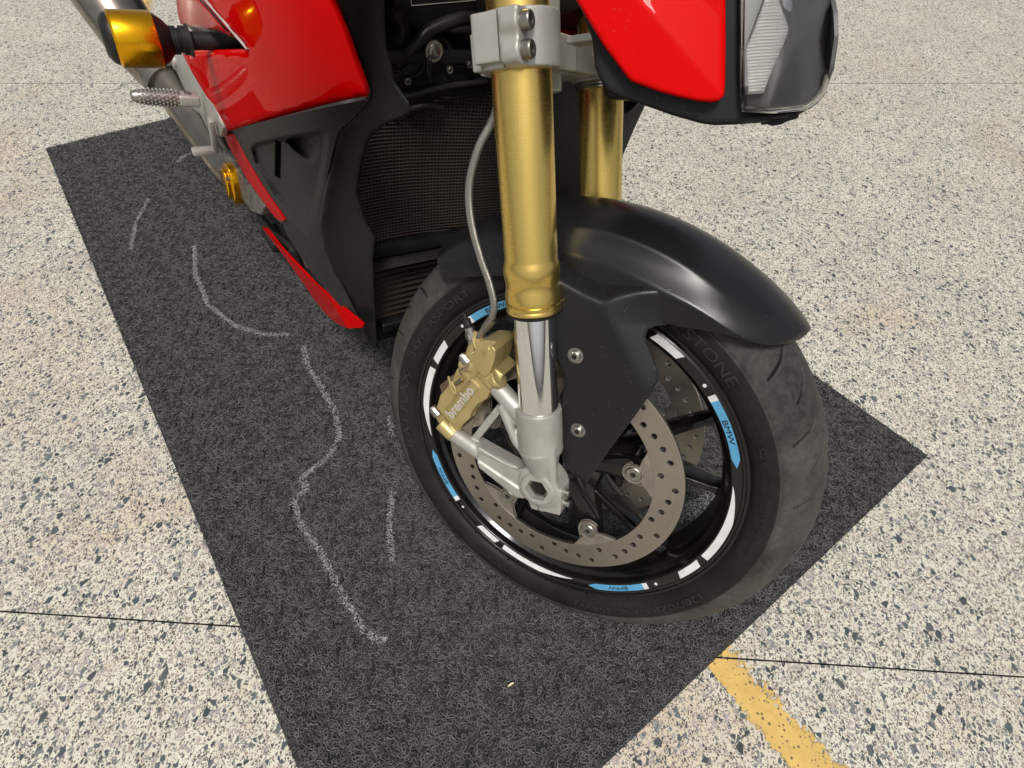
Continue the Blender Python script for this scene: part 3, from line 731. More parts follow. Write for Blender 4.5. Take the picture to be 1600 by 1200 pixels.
# lower casting
lug = cyl((0, YF, .048), (0, YF, .1035), .0262, .0262, 40)
cone = cyl((0, YF+.002, .050), (-.004, YF+.004, .010), .0255, .012, 32)
yA = .108
p_ct, p_cb = S(771, 597, yA), S(708, 676, yA)
u_l = S(822, 655, yA); low_mid = S(757, 716, yA); ax_ = np.array([0, yA, 0])
def cap2(a, b, ra, rb): return cyl(a, b, ra, rb, 24)
parts = [lug, cone,
         cap2(p_ct, ln(p_ct, u_l, .75), .0112, .0118), cap2(ln(p_ct, u_l, .5), np.array([.012, YF, .082]), .0118, .014),
         cap2(p_cb, S(752, 706, yA), .0110, .0112),
         prism([(S(748, 690, yA)[0], S(748, 690, yA)[2]), (S(752, 722, yA)[0], S(752, 722, yA)[2]), (S(812, 768, yA)[0], S(812, 768, yA)[2]), (.0, -.022), (.0, .022), (S(812, 726, yA)[0], S(812, 726, yA)[2])], .096, .114),
         prism([(S(752, 692, yA)[0], S(752, 692, yA)[2]), (S(753, 701, yA)[0], S(753, 701, yA)[2]), (.014, .014), (.016, .024), (S(812, 728, yA)[0], S(812, 728, yA)[2])], .096, .118),
         prism([(S(750, 714, yA)[0], S(750, 714, yA)[2]), (S(753, 725, yA)[0], S(753, 725, yA)[2]), (S(812, 772, yA)[0], S(812, 772, yA)[2]), (.006, -.020), (.016, -.016)], .096, .117),
         cyl((0, .090, 0), (0, .1195, 0), .0285, .0270, 48), cyl((0, .118, 0), (0, .1235, 0), .0225, .0210, 40),
         cap2(S(784, 632, .114), S(806, 690, .118), .0065, .0050), cap2(S(806, 690, .118), S(838, 730, .119), .0050, .0042), cap2(S(838, 730, .119), S(862, 752, .117), .0042, .005), prism([(S(795, 622, .1)[0], S(795, 622, .1)[2]), (S(800, 680, .1)[0], S(800, 680, .1)[2]), (S(838, 732, .1)[0], S(838, 732, .1)[2]), (.0, .04), (.0, .085)], .094, .108),
         cap2(np.array([-.017, YF+.010, .060]), np.array([-.018, YF+.010, .004]), .0075, .0062),
         prism([(.020, -.012), (.012, -.036), (-.026, -.034), (-.028, -.020), (-.030, .004), (.0, .0)], .093, .1175),
         prism([(.022, .05), (.016, .018), (-.016, .020), (-.020, .055)], .092, .106)]
st0, st1 = S(783, 636, .100), S(741, 688, .100)
dS = st1-st0; ls = np.linalg.norm(dS); dS /= ls
rotm = np.stack([dS, [0, 1, 0], np.cross(dS, [0, 1, 0])], 1)
parts.append(box((st0+st1)/2, (ls+.012, .016, .0095), rotm))
hexc = cyl((0, .075, 0), (0, .16, 0), .0150, .0150, 6)
casting = blob(parts, .0013, 5, [hexc, box((.002, .106, -.032), (.0016, .05, .024))])
tip_h = lathe([(.0148, .1232), (.0172, .1240), (.0184, .1232), (.0184, .118)], 6*8)
axle_in = lathe([(.0, .094), (.0118, .094), (.0118, .1165), (.0150, .1165)], 6)
for sgn in (1, -1):
    fb = add('fork_bottom', casting if sgn == 1 else mirror_y(casting), silver, bike, sharp=60, label='silver cast fork bottom with caliper arms' if sgn == 1 else 'silver cast fork bottom on the far side')
    add('axle', axle_in if sgn == 1 else mirror_y(axle_in), steelD, fb, sharp=20)
    q0_, q1_ = (-.024, .096*sgn, -.020), (-.0345, .096*sgn, -.020)
    for zz in (-.008, -.024):
        add('pinch_bolt', mesh(join(cyl((-.026, .104*sgn, zz), (-.0345, .104*sgn, zz), .0048, n=16))), steel, fb)
# ---- brake caliper
yC = .122
c_pts = [(705, 677), (687, 655), (675, 643), (681, 622), (698, 604), (706, 583), (719, 566), (733, 558), (737, 541), (750, 536), (768, 538), (775, 546), (767, 580), (780, 592), (766, 610), (763, 615),
         (760, 626), (749, 633), (738, 645), (735, 655), (719, 666), (712, 679)]
cal_o = [S(x, y, yC) for x, y in c_pts]
def off(pts_, d):  # shrink an outline towards its centre
    c = np.mean(np.array([[p[0], p[2]] for p in pts_]), 0); r = []
    for p in pts_:
        v = np.array([p[0], p[2]])-c; v = v*(1-d/np.linalg.norm(v)); r.append((c[0]+v[0], c[1]+v[1]))
    return r
body = prism([(p[0], p[2]) for p in cal_o], .076, .113)
ctr = np.mean(cal_o, 0)
ux = S(768, 588, yC)-S(706, 664, yC); ux /= np.linalg.norm(ux); uz = np.cross(ux, [0, 1, 0]); 
if uz @ (S(690, 600, yC)-ctr) < 0: uz = -uz
RU = np.stack([ux, [0, 1, 0], uz], 1)
# raised piston housing and the central lettering band
face_b = [S(x, y, yC) for x, y in [(716, 670), (700, 657), (700, 640), (742, 590), (752, 592), (768, 606), (760, 624), (746, 632), (736, 645), (733, 655)]]
face = prism([(p[0], p[2]) for p in face_b], .108, .1215)
bridge = prism(off([S(x, y, .075) for x, y in [(704, 660), (692, 642), (697, 614), (716, 584), (738, 568), (756, 580), (750, 612), (730, 642), (714, 664)]], .004), .040, .098)
inner_h = prism([(p[0], p[2]) for p in [S(x, y, .06) for x, y in [(722, 650), (708, 632), (712, 604), (730, 578), (756, 545), (790, 532), (806, 560), (780, 600), (750, 632), (730, 652)]]], .030, .056)
tear_o = [S(x, y, yC+.004) for x, y in [(768, 541), (774, 548), (771, 566), (764, 585), (757, 590), (745, 580), (748, 566)]]
tear = prism([(p[0], p[2]) for p in tear_o], .100, .1255)
mt, mb_ = S(774, 594, .1135), S(710, 676, .1135)
caliper_me = blob([body, face, tear, cyl(mt-np.array([.006, 0, -.004]), mt+ux*0+np.array([.0, 0, 0]), .0118, n=24), cyl(S(757, 576, .112), S(776, 600, .112), .0125, .0118, 24), cyl(S(690, 660, .110), S(710, 680, .110), .0105, .0105, 24),
                   cyl(S(722, 566, .106), S(742, 572, .106), .0095, n=20), cyl(S(735, 560, .104), S(742, 532, .104), .0075, .006, 20), cyl(S(742, 534, .104), S(770, 545, .104), .006, .012, 20)], .0011, 3)
bridge_me = blob([bridge, inner_h], .0015, 4)
def cal_text(sgn):
    me, c_ = text_mesh('brembo', .0180, .0004, .0005, 1.0)
    w_ = c_[:, 0].max(); up = -uz if False else uz
    o = S(707, 655, .1222)
    for v, (x, y, z) in zip(me.vertices, c_):
        p = o+ux*x+uz*(y)+np.array([0, z+.0003, 0]); v.co = p
    return me
for sgn in (1, -1):
    nm = 'bronze gold brake caliper with raised lettering' if sgn == 1 else 'bronze gold brake caliper on the far side'
    cb_ = add('brake_caliper', caliper_me if sgn == 1 else mirror_y(caliper_me), cal, bike, sharp=60, label=nm)
    add('caliper_bridge', bridge_me if sgn == 1 else mirror_y(bridge_me), cal, cb_, sharp=60)
    pads = mesh(join(prism([(p[0], p[2]) for p in [S(x, y, .07) for x, y in [(700, 640), (690, 600), (735, 565), (765, 575), (760, 612), (722, 648)]]], .069, .0745), prism([(p[0], p[2]) for p in [S(x, y, .07) for x, y in [(700, 640), (690, 600), (735, 565), (765, 575), (760, 612), (722, 648)]]], .054, .0595)))
    add('brake_pad', pads if sgn == 1 else mirror_y(pads), padm, cb_)
    if sgn == 1:
        add('caliper_lettering', cal_text(1), inkG, cb_, smooth=False)
        for (x, y, dx, dy_) in ((726, 560, -10, -14), (680, 642, -10, -13)):
            p = S(x+5, y+6, .110); q = S(x-3, y-4, .110)
            add('caliper_bolt', mesh(join(cyl(p, q, .0068, .0064, 12), cyl(q, ln(p, q, 1.25), .0045, n=6))), steel, cb_, sharp=25)
        # recess bar, ridge lines, spring clip, pin
        p = S(739, 595, .1222); q = S(747, 603, .1222)
        add('cast_bar', bev(mesh(box((p+q)/2, (.0125, .0012, .0028), np.stack([(q-p)/np.linalg.norm(q-p), [0, 1, 0], np.cross((q-p)/np.linalg.norm(q-p), [0, 1, 0])], 1))), .0004, 2), mat('caliper_highlight', (.62, .52, .26), .4, .5), cb_)
        for dz in (.0108, -.0052):
            c_ = S(724, 626, .1219)+uz*dz; add('casting_rib', bev(mesh(box(c_, (.062, .0016, .0012), RU)), .0004, 1), cal, cb_)
        p0, p1, p2 = S(700, 596, .119), S(709, 614, .125), S(712, 610, .120)
        add('spring_clip', mesh(tube([S(703, 592, .117), S(701, 590, .120), S(708, 613, .1245), S(712, 611, .1225), S(705, 596, .1215)], .0013, 8, 5)), cal, cb_)
        add('retaining_pin', mesh(join(cyl(S(712, 600, .118), S(722, 592, .118), .0022, n=12), tube([S(722, 586, .12), S(718, 580, .122), S(726, 574, .122), S(733, 569, .12)], .0008, 6, 4))), steelD, cb_)
        # bleed nipple with rubber cap and banjo
        n0, n1, n2 = S(738, 528, .104), S(733, 512, .104), S(725, 490, .104)
        add('bleed_nipple', mesh(join(cyl(n0, ln(n0, n1, .55), .0072, n=6), cyl(ln(n0, n1, .5), ln(n0, n1, 1.05), .0058, n=16), cyl(S(741, 545, .104), n0, .0060, n=16))), steel, cb_, sharp=25)
        add('nipple_cap', bev(mesh(join(cyl(ln(n1, n2, -.05), ln(n1, n2, .5), .0050, .0044, 16), cyl(ln(n1, n2, .5), n2, .0030, .0022, 12), cyl(ln(n1, n2, .45), ln(n1, n2, .6), .0048, n=16))), .0004, 2), dark, cb_)
        add('banjo_arm', bev(mesh(tube([S(744, 518, .104), S(741, 530, .106), S(745, 545, .110)], [.0038, .0042, .0045], 4, 4)), .0006, 1), cal, cb_)
# ---- brake hose
hp = [S(790, 130, .075), S(768, 190, .088), S(746, 235, .098), S(733, 290, .104), S(736, 345, .106), S(750, 400, .106), S(764, 440, .106), S(772, 478, .106), S(766, 503, .105)]
hz = add('brake_hose', mesh(tube(hp, .0040, 14, 10)), hose_m, bike, label='braided grey brake hose looping down to the caliper')
f0_, f1_ = S(770, 497, .105), S(754, 518, .104)
add('hose_fitting', mesh(join(cyl(f0_, ln(f0_, f1_, .75), .0056, .0052, 18), tube([ln(f0_, f1_, .7), f1_, S(748, 527, .103), S(742, 532, .103)], .0042, 12, 4))), steelD, hz)
def path_text(s, pts_, size, m, parent):
    pass
# ---- lower triple clamp (near stub, bridge and far stub)
zc0, zc1 = .4325, .4735
def clampme(sgn):
    y = YF*sgn
    pr = [cyl((0, y, zc0), (0, y, zc1), .0345, .0345, 48), box((.0105, y+.021*sgn, (zc0+zc1)/2+.001), (.024, .042, zc1-zc0-.006)),
          box((-.0115, y+.022*sgn, (zc0+zc1)/2+.001), (.0165, .040, zc1-zc0-.004)), cyl((-.004, y+.0345*sgn, zc0+.0105), (-.020, y+.0345*sgn, zc0+.0105), .0105, n=24), cyl((-.004, y+.0345*sgn, zc1-.0115), (-.020, y+.0345*sgn, zc1-.0115), .0105, n=24),
          box((.020, y*.45, (zc0+zc1)/2-.002), (.062, .11, .030))]
    cuts = [cyl((0, y, zc0-.01), (0, y, zc1+.01), RG+.0001, n=48), box((-.0022, y+.04*sgn, (zc0+zc1)/2), (.0015, .06, .06))]
    return blob(pr, .0013, 5, cuts)
cl = clampme(1)
for sgn in (1, -1):
    tcl = add('fork_clamp', cl if sgn == 1 else mirror_y(cl), silver, bike, sharp=60, label='silver lower fork clamp with two bolts' if sgn == 1 else 'silver fork clamp on the far side')
    for zz in (zc0+.0105, zc1-.0115):
        y = YF*sgn
        ys_ = y+.0345*sgn
        b_ = add('clamp_bolt', lathe([(.0, .0055), (.0028, .0055), (.0032, -.0005), (.0062, -.0005), (.0070, .0006), (.0070, .010)], 24, 'X', (-.0275, ys_, zz)), steelD, tcl, sharp=30)
# bracket and boss in front of the near clamp
brk = blob([box((-.050, .075, .452), (.030, .030, .006)), box((-.058, .070, .4455), (.010, .018, .013)), cyl((-.058, .058, .452), (-.075, .050, .452), .006, n=16),
            cyl((-.062, .040, .444), (-.062, .040, .430), .015, .014, 24), cyl((-.062, .040, .436), (-.052, .010, .430), .010, .012, 24)], .0012, 3)
add('steering_stop_bracket', brk, silver, bike, sharp=60)
add('lock_ring', lathe([(RG, .4315), (RG+.004, .4315), (RG+.0045, .4290), (RG+.0030, .4275), (RG+.0034, .4260), (RG, .4245)], 48, 'Z', (0, -YF, 0)), steel, bike)

# ---- mudguard
# (angle, [(half width y, radius)...]) centre line -> shoulder -> crest -> skirt
secs = [
 (36.2, [(0, .3185), (.004, .3180), (.009, .3170), (.014, .3150), (.018, .3120), (.020, .3100), (.0205, .309)]),
 (38.0, [(0, .3185), (.012, .3178), (.024, .3150), (.035, .3100), (.043, .3040), (.047, .3000), (.0475, .2980)]),
 (41.5, [(0, .3180), (.018, .3165), (.036, .3115), (.051, .3030), (.061, .2930), (.0655, .2870), (.0655, .2850)]),
 (45.8, [(0, .3170), (.020, .3150), (.040, .3090), (.057, .2990), (.069, .2870), (.0745, .2790), (.0742, .2760)]),
 (50.0, [(0, .3165), (.021, .3140), (.042, .3070), (.060, .2960), (.072, .2840), (.0775, .2755), (.0755, .2630)]),
 (56.0, [(0, .3165), (.022, .3135), (.043, .3060), (.061, .2960), (.070, .2840), (.0790, .2730), (.0755, .2440)]),
 (62.0, [(0, .3170), (.022, .3135), (.044, .3060), (.062, .2965), (.068, .2830), (.0800, .2690), (.0760, .2380)]),
 (70.0, [(0, .3180), (.022, .3145), (.044, .3070), (.062, .2975), (.066, .2835), (.0780, .2690), (.0765, .2380)]),
 (80.0, [(0, .3190), (.022, .3160), (.044, .3090), (.061, .2990), (.064, .2850), (.0740, .2700), (.0765, .2380)]),
 (90.0, [(0, .3190), (.022, .3165), (.044, .3095), (.060, .2990), (.070, .2850), (.0745, .2720), (.0755, .2420)]),
 (100., [(0, .3180), (.022, .3160), (.044, .3095), (.059, .3000), (.068, .2870), (.0720, .2740), (.0735, .2470)]),
 (112., [(0, .3165), (.022, .3145), (.043, .3085), (.058, .2990), (.066, .2880), (.0700, .2780), (.0715, .2580)]),
 (121., [(0, .3150), (.021, .3130), (.042, .3070), (.056, .2980), (.064, .2880), (.0675, .2800), (.0685, .2700)]),
]
V = []; F = []; K = 13
for a, pr in secs:
    row = [(-y, r) for y, r in pr[::-1][:-1]]+[(y, r) for y, r in pr]
    for y, r in row: x, z = P(r, a); V.append((x, y, z))
for i in range(len(secs)-1):
    for k in range(K-1): F.append((i*K+k, i*K+k+1, (i+1)*K+k+1, (i+1)*K+k))
gme_ = me_(V, F)
ca = gme_.attributes.new('crease_edge', 'FLOAT', 'EDGE')
for e_ in gme_.edges:
    a, b = e_.vertices; ka, kb = a % K, b % K; ia, ib = a//K, b//K
    if ka == kb and ka in (1, 11): ca.data[e_.index].value = .75 if max(ia, ib) < 8 else .45
    elif ka == kb and ka in (3, 9) and min(ia, ib) >= 4: ca.data[e_.index].value = .45
    elif ia == ib == 0: ca.data[e_.index].value = .6
    elif ka == kb and ka in (0, 12): ca.data[e_.index].value = .5
bm = bmesh.new(); bm.from_mesh(gme_); bmesh.ops.recalc_face_normals(bm, faces=bm.faces); bm.to_mesh(gme_); bm.free()
gme_ = bake(gme_, [('SOLIDIFY', dict(thickness=.0028, offset=-1)), ('SUBSURF', dict(levels=3, render_levels=3))])
guard_o = add('mudguard', gme_, mud, bike, sharp=80, label='satin black front mudguard')
# stay plate on the right, with its shelf, and its mirror
yP = .096
# ------------------------------------------------------------------ body panels traced on curved side surfaces
def inside(poly, x, y):
    r = False; n = len(poly); k = n-1
    for i in range(n):
        xi, yi = poly[i]; xj, yj = poly[k]
        if (yi > y) != (yj > y) and x < (xj-xi)*(y-yi)/(yj-yi)+xi: r = not r
        k = i
    return r
def dist_poly(poly, X, Y):
    D = np.full(X.shape, 1e9)
    for i in range(len(poly)): D = np.minimum(D, seg_d(X, Y, poly[i], poly[(i+1) % len(poly)]))
    return D
def panel(name, poly, yf, m, parent=None, step=9, sharp=50, thick=.003, lip=.004, lipw=7., label=None, frame='B', jit=0., holes=(), edge_sel=None):
    n = len(poly); pts_ = []; 
    for i in range(n):
        a, b = np.array(poly[i], float), np.array(poly[(i+1) % n], float); k = max(1, int(np.linalg.norm(b-a)/step*1.6))
        for t in range(k): pts_.append(tuple(a+(b-a)*t/k))
    nb2 = len(pts_); edges = [(i, (i+1) % nb2) for i in range(nb2)]
    poly_d = list(poly); xs = [p[0] for p in poly]; ys = [p[1] for p in poly]
    # rings of offset points give the rolled edge its shape
    cand = []
    for i in range(nb2):
        p = np.array(pts_[i]); a = np.array(pts_[i-1]); b = np.array(pts_[(i+1) % nb2]); t = b-a; nrm = np.array([-t[1], t[0]]); nrm /= np.linalg.norm(nrm)+1e-9
        for d in (lipw*.22, lipw*.5, lipw):
            for sg in (1, -1): cand.append((tuple(p+nrm*d*sg), d))
    inn = []
    for (x, y), d in cand:
        if inside(poly_d, x, y):
            dd = float(dist_poly(poly_d, np.array([x]), np.array([y]))[0])
            if dd > d*.8: inn.append((x, y))
    k = 0
    for y in np.arange(min(ys), max(ys), step*.87):
        k += 1
        for x in np.arange(min(xs)+(k % 2)*step/2, max(xs), step):
            if inside(poly_d, x, y) and float(dist_poly(poly_d, np.array([x]), np.array([y]))[0]) > lipw*1.4: inn.append((x, y))
    # thin out coincident points
    keep = []; grid = set()
    for x, y in inn:
        g = (round(x/2.2), round(y/2.2))
        if g in grid: continue
        grid.add(g); keep.append((x, y))
    allp = pts_+keep
    vo, eo, fo, _, _, _ = delaunay_2d_cdt([Vector(p) for p in allp], edges, [list(range(nb2))], 1, 1e-4)
    X = np.array([v.x for v in vo]); Y = np.array([v.y for v in vo]); D = dist_poly(poly_d, X, Y)
    if edge_sel is not None: D = np.where(edge_sel(X, Y), D, 99)
    V = []
    for x, y, d in zip(X, Y, D):
        u = min(1., d/lipw); l = lip*(1-math.sqrt(max(0, 1-(1-u)**2)))
        V.append((B if frame == 'B' else S)(x, y, yf(x, y)-l))
    me = me_(V, [tuple(f_) for f_ in fo])
    bm = bmesh.new(); bm.from_mesh(me); bmesh.ops.recalc_face_normals(bm, faces=bm.faces)
    if sum(f_.normal.y*f_.calc_area() for f_ in bm.faces) < 0: bmesh.ops.reverse_faces(bm, faces=bm.faces)
    bm.to_mesh(me); bm.free()
    me = bake(me, [('SOLIDIFY', dict(thickness=thick, offset=-1))])
    return add(name, me, m, parent or bike, M_B if frame == 'B' else M_S, label=label, sharp=sharp)
def interp2(anchors):
    """smooth depth over the panel from scattered (px,py,y) anchors"""
    A_ = np.array(anchors, float)
    def f(x, y):
        d2 = (A_[:, 0]-x)**2+(A_[:, 1]-y)**2; w_ = 1/(d2+900.)**1.6; return float((w_*A_[:, 2]).sum()/w_.sum())
    return f
def plane_fit(anchors, quad=False):
    A_ = np.array(anchors, float); x, y = (A_[:, 0]-400)/200, (A_[:, 1]-200)/200
    cols = [np.ones_like(x), x, y]+([x*x, x*y, y*y] if quad else [])
    c_, *_ = np.linalg.lstsq(np.stack(cols, 1), A_[:, 2], rcond=None)
    def f(px, py):
        u, v = (px-400)/200, (py-200)/200; t = [1, u, v]+([u*u, u*v, v*v] if quad else []); return float(sum(a*b for a, b in zip(c_, t)))
    return f
# ---- mudguard stay: flat plate, soft shelf above it, bevelled front face
crest = [(850, 430), (872, 440), (905, 459), (941, 475), (985, 466), (1035, 453), (1060, 446)]
crease = [(935, 440), (941, 475), (955, 507), (975, 545), (1000, 590), (1008, 606), (1004, 624), (988, 648), (955, 690), (924, 736), (905, 765)]
def sgn_line(pl, x, y):
    best = (1e9, 1)
    for (ax, ay), (bx_1, by_1) in zip(pl[:-1], pl[1:]):
        vx, vy = bx_1-ax, by_1-ay; t = min(1, max(0, ((x-ax)*vx+(y-ay)*vy)/(vx*vx+vy*vy))); d = math.hypot(x-ax-vx*t, y-ay-vy*t); c = vx*(y-ay)-vy*(x-ax)
        if d < best[0]-1e-6: best = (d, 1 if c > 0 else -1)
    return best[0]*best[1]
def stay_y(x, y):
    yc_ = .0965-.0180*min(1, max(0, (x-941)/88))**1.8
    s1 = sgn_line(crest, x, y)                    # positive below the crest
    s2 = -sgn_line(crease, x, y)                  # positive to the right of the crease
    a_ = .0965; b_ = yc_+.00075*s1+.0006; c_ = .0965-(.00019+.00011*min(1, max(0, (y-455)/50)))*s2+.0002
    k = .0012; m_ = -k*math.log(math.exp(-a_/k)+math.exp(-b_/k)+math.exp(-c_/k))
    return max(m_, .0685)
stay_o = [(866, 400), (900, 402), (950, 418), (1000, 436), (1030, 446), (1058, 454), (1060, 500), (1040, 508), (1023, 510), (1013, 515), (1009, 524), (1011, 536), (1022, 562), (1029, 583), (1027, 598), (1012, 622), (990, 653), (958, 695), (927, 739), (916, 757), (899, 742), (880, 731),
         (877, 700), (876, 640), (879, 612), (884, 600), (883, 585), (871, 562), (867, 520), (866, 440)]
for sgn in (1, -1):
    if sgn == 1: po = panel('mudguard_stay', stay_o, stay_y, mud, guard_o, step=5.5, lip=.0008, lipw=3., frame='S', thick=.003, sharp=80)
    else: add('mudguard_stay', mirror_y(po.data), mud, guard_o, sharp=50)
    for (x, y) in ((898, 557), (902, 674)):
        c = S(x, y, yP+.003); c = np.array([c[0], (yP)*sgn, c[2]])
        vf = lathe([(.0, .0030), (.0026, .0030), (.0030, .0052), (.0052, .0052), (.0060, .0045), (.0062, .0012), (.0088, .0010), (.0090, -.001)], 24, c=tuple(c))
        if sgn < 0:
            for v in vf.vertices: v.co.y = 2*c[1]-v.co.y
            vf.flip_normals()
        sb_ = add('stay_bolt', vf, steel, guard_o)
        add('socket_shade', mesh(cyl((c[0], c[1]+.0030*sgn, c[2]), (c[0], c[1]+.0035*sgn, c[2]), .0027, n=6)), dark, sb_ if False else guard_o, smooth=False)  # dark hex disc painting the socket's shade

# main red fairing (lower limb under the notch plus everything in front of it)
redf = plane_fit([(285, 82, .222), (350, 205, .208), (450, 181, .205), (575, 150, .168), (525, 0, .192), (400, 60, .226), (450, 110, .222), (400, -60, .232), (520, -80, .20), (320, -60, .235)], True)
def red_y(x, y):
    # a raised crease running from the notch down to the front lower tip
    d = seg_d(np.array([x]), np.array([y]), (383, 80), (575, 150))[0]
    return redf(x, y)
main = [(284, 80), (330, 78), (384, 76), (371, 62), (352, 44), (330, 18), (309, -6), (268, -70), (430, -110), (500, -90), (514, -30), (527, 5), (545, 45), (562, 95), (576, 132), (578, 146), (571, 155), (556, 160), (500, 170), (440, 184), (370, 202), (352, 206), (345, 200), (330, 172), (312, 140), (297, 112)]
panel('side_fairing', main, red_y, red, label='glossy red side fairing', lip=.011, lipw=8.5)
flap = [(268, -70), (306, -6), (328, 18), (350, 45), (366, 58), (340, 48), (300, 42), (282, 38), (277, 20), (272, -30)]
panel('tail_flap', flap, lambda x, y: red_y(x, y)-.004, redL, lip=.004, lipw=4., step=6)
panel('crease_highlight', [(306, -14), (311, -14), (388, 77), (384, 77)], lambda x, y: red_y(x, y)+.0015, mat('painted_highlight', (.5, .42, .4), .4), step=5, lip=.001, lipw=1.5, thick=.002)  # pale strip painting the white highlight along the crease
strip = [(327, 157), (334, 165), (347, 190), (353, 208), (367, 211), (386, 251), (409, 290), (431, 322), (444, 343), (442, 346), (431, 341), (412, 316), (389, 285), (370, 252), (354, 222), (342, 195)]
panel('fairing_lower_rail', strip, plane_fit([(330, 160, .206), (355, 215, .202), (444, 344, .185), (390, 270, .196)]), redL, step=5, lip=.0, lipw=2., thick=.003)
# black side panel below the red, with a recess, a scoop and a slot painted as dark shade
rec = [(390, 232), (400, 222), (436, 214), (500, 203), (512, 205), (513, 224), (503, 290), (490, 352), (500, 420), (468, 362), (428, 308), (398, 258)]
scoop = [(445, 220), (452, 214), (466, 210), (484, 212), (497, 222), (501, 236), (497, 250), (488, 255), (474, 247), (460, 235)]
slotm = mat('slot_shade_black', (.002, .002, .002), .9, Specular_IOR_Level=0.)  # near-black colour stands in for the shade inside the slot
slot = [(430, 219), (438, 222), (437, 279), (429, 274)]
def blk_y(x, y):
    yb = blk_f(x, y)
    d = seg_poly_signed(rec, x, y); u = min(1, max(0, d/8.))*min(1, max(0, (392-y)/95)); yb -= .009*(u*u*(3-2*u))*(1 if x < 515 else .7)
    if inside(scoop, x, y):
        de = float(dist_poly(scoop, np.array([x]), np.array([y]))[0]); yb -= .017*min(1, de/5.)*max(.05, 1-((y-211)/44)-max(0, (x-480)/60))
    return yb
def seg_poly_signed(poly, x, y):
    d = float(dist_poly(poly, np.array([x]), np.array([y]))[0]); return d if inside(poly, x, y) else -d
blk_f = plane_fit([(362, 214, .196), (444, 344, .182), (525, 200, .188), (575, 165, .165), (505, 290, .178), (500, 380, .166), (562, 508, .132), (530, 430, .150)], True)
side = [(354, 204), (440, 183), (500, 170), (558, 158), (573, 155), (552, 182), (528, 204), (518, 245), (508, 290), (498, 350), (507, 390), (524, 430), (545, 470), (566, 512), (558, 508), (520, 465), (482, 420), (447, 365), (440, 344), (408, 293), (380, 252), (362, 218)]
sp_o = panel('side_panel', side, blk_y, gry, label='charcoal plastic side panel with a painted dark slot and a scoop', step=2.6, lip=.0, lipw=2., sharp=88)
panel('slot_shade', slot, lambda x, y: blk_y(x, y)+.0012, slotm, sp_o, step=2.6, lip=.0, lipw=1.5, thick=.0004)  # thin black sheet on the panel, painting the slot's shade
# inner radiator shroud
shr_f = plane_fit([(575, 158, .168), (528, 204, .188), (498, 350, .176), (566, 512, .134), (615, 120, .135), (640, 175, .118), (565, 250, .130), (560, 300, .131), (588, 372, .130), (586, 410, .126), (586, 540, .112), (550, -60, .180), (600, -60, .150), (604, 60, .142)], True)
shroud = [(576, 154), (579, 140), (560, 90), (530, 10), (505, -70), (600, -70), (602, 40), (604, 75), (612, 100), (616, 125), (640, 160), (640, 178), (600, 196), (578, 215), (566, 258), (560, 300), (572, 345), (588, 372), (584, 410), (586, 470), (590, 545), (578, 540), (566, 512), (545, 470), (524, 430), (507, 390), (498, 350), (508, 290), (518, 245), (528, 204), (552, 182), (572, 160)]
def shr_y(x, y):
    yb = shr_f(x, y)
    return yb
panel('radiator_shroud', shroud, shr_y, blk, step=8, lip=.003, lipw=4., label='black plastic radiator shroud')
# belly pan
bel_f = plane_fit([(410, 357, .160), (560, 508, .144), (480, 440, .154), (520, 500, .147)])
belly_u = [(410, 355), (418, 357), (450, 400), (482, 434), (521, 466), (545, 487), (568, 506), (566, 512), (544, 513), (522, 474), (498, 448), (467, 415), (438, 384)]
belly_l = [(410, 357), (438, 385), (467, 416), (498, 449), (521, 475), (543, 513), (532, 509), (512, 494), (488, 464), (466, 432), (445, 402)]
panel('belly_pan', belly_u, lambda x, y: bel_f(x, y), red, step=6, lip=.0, lipw=2.5, label='red belly pan edge')
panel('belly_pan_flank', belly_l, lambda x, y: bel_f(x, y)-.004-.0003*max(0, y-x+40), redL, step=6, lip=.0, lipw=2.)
# body mass behind the panels: engine, frame, far side
eng = blob([box((.66, 0, .06), (.40, .26, .30)), box((.60, 0, -.06), (.34, .20, .12)), cyl((.80, -.15, .02), (.80, .155, .02), .10, n=40), cyl((.62, -.16, -.01), (.62, .150, -.01), .075, n=40),
            box((.58, -.02, .22), (.16, .22, .24), np.array([[.9, 0, .43], [0, 1, 0], [-.43, 0, .9]]))], .006, 2)
add('engine', eng, engm, bike, M_B, label='grey engine casing behind the fairing', sharp=60)
def bx_(name, c, s, m, rot=None, bw=.004, parent=None, M=M_B): return add(name, bev(mesh(box(c, s, rot)), bw, 3), m, parent or bike, M)
bx_('frame_beam', (.62, .12, .40), (.62, .05, .09), dark, np.array([[.96, 0, .28], [0, 1, 0], [-.28, 0, .96]]))
bx_('frame_beam', (.62, -.18, .40), (.62, .05, .09), dark, np.array([[.96, 0, .28], [0, 1, 0], [-.28, 0, .96]]))
bx_('fuel_tank', (.62, -.03, .56), (.46, .36, .18), red, np.array([[.98, 0, .2], [0, 1, 0], [-.2, 0, .98]]), .06)
# far side panel (mirror of the outer shell) so that the other side closes
for src in ('side_fairing', 'side_panel', 'radiator_shroud', 'belly_pan', 'fairing_lower_rail'):
    o_ = bpy.data.objects[src]; add(src, mirror_y(o_.data, -.03), o_.data.materials[0], bike, M_B, sharp=50, label={'side_fairing': 'glossy red side fairing on the far side', 'side_panel': 'charcoal side panel on the far side', 'radiator_shroud': 'black radiator shroud on the far side', 'belly_pan': 'red belly pan edge on the far side', 'fairing_lower_rail': 'red lower rail on the far side'}[src])
def BP_(px, py, x): return B(px, py, x=x)
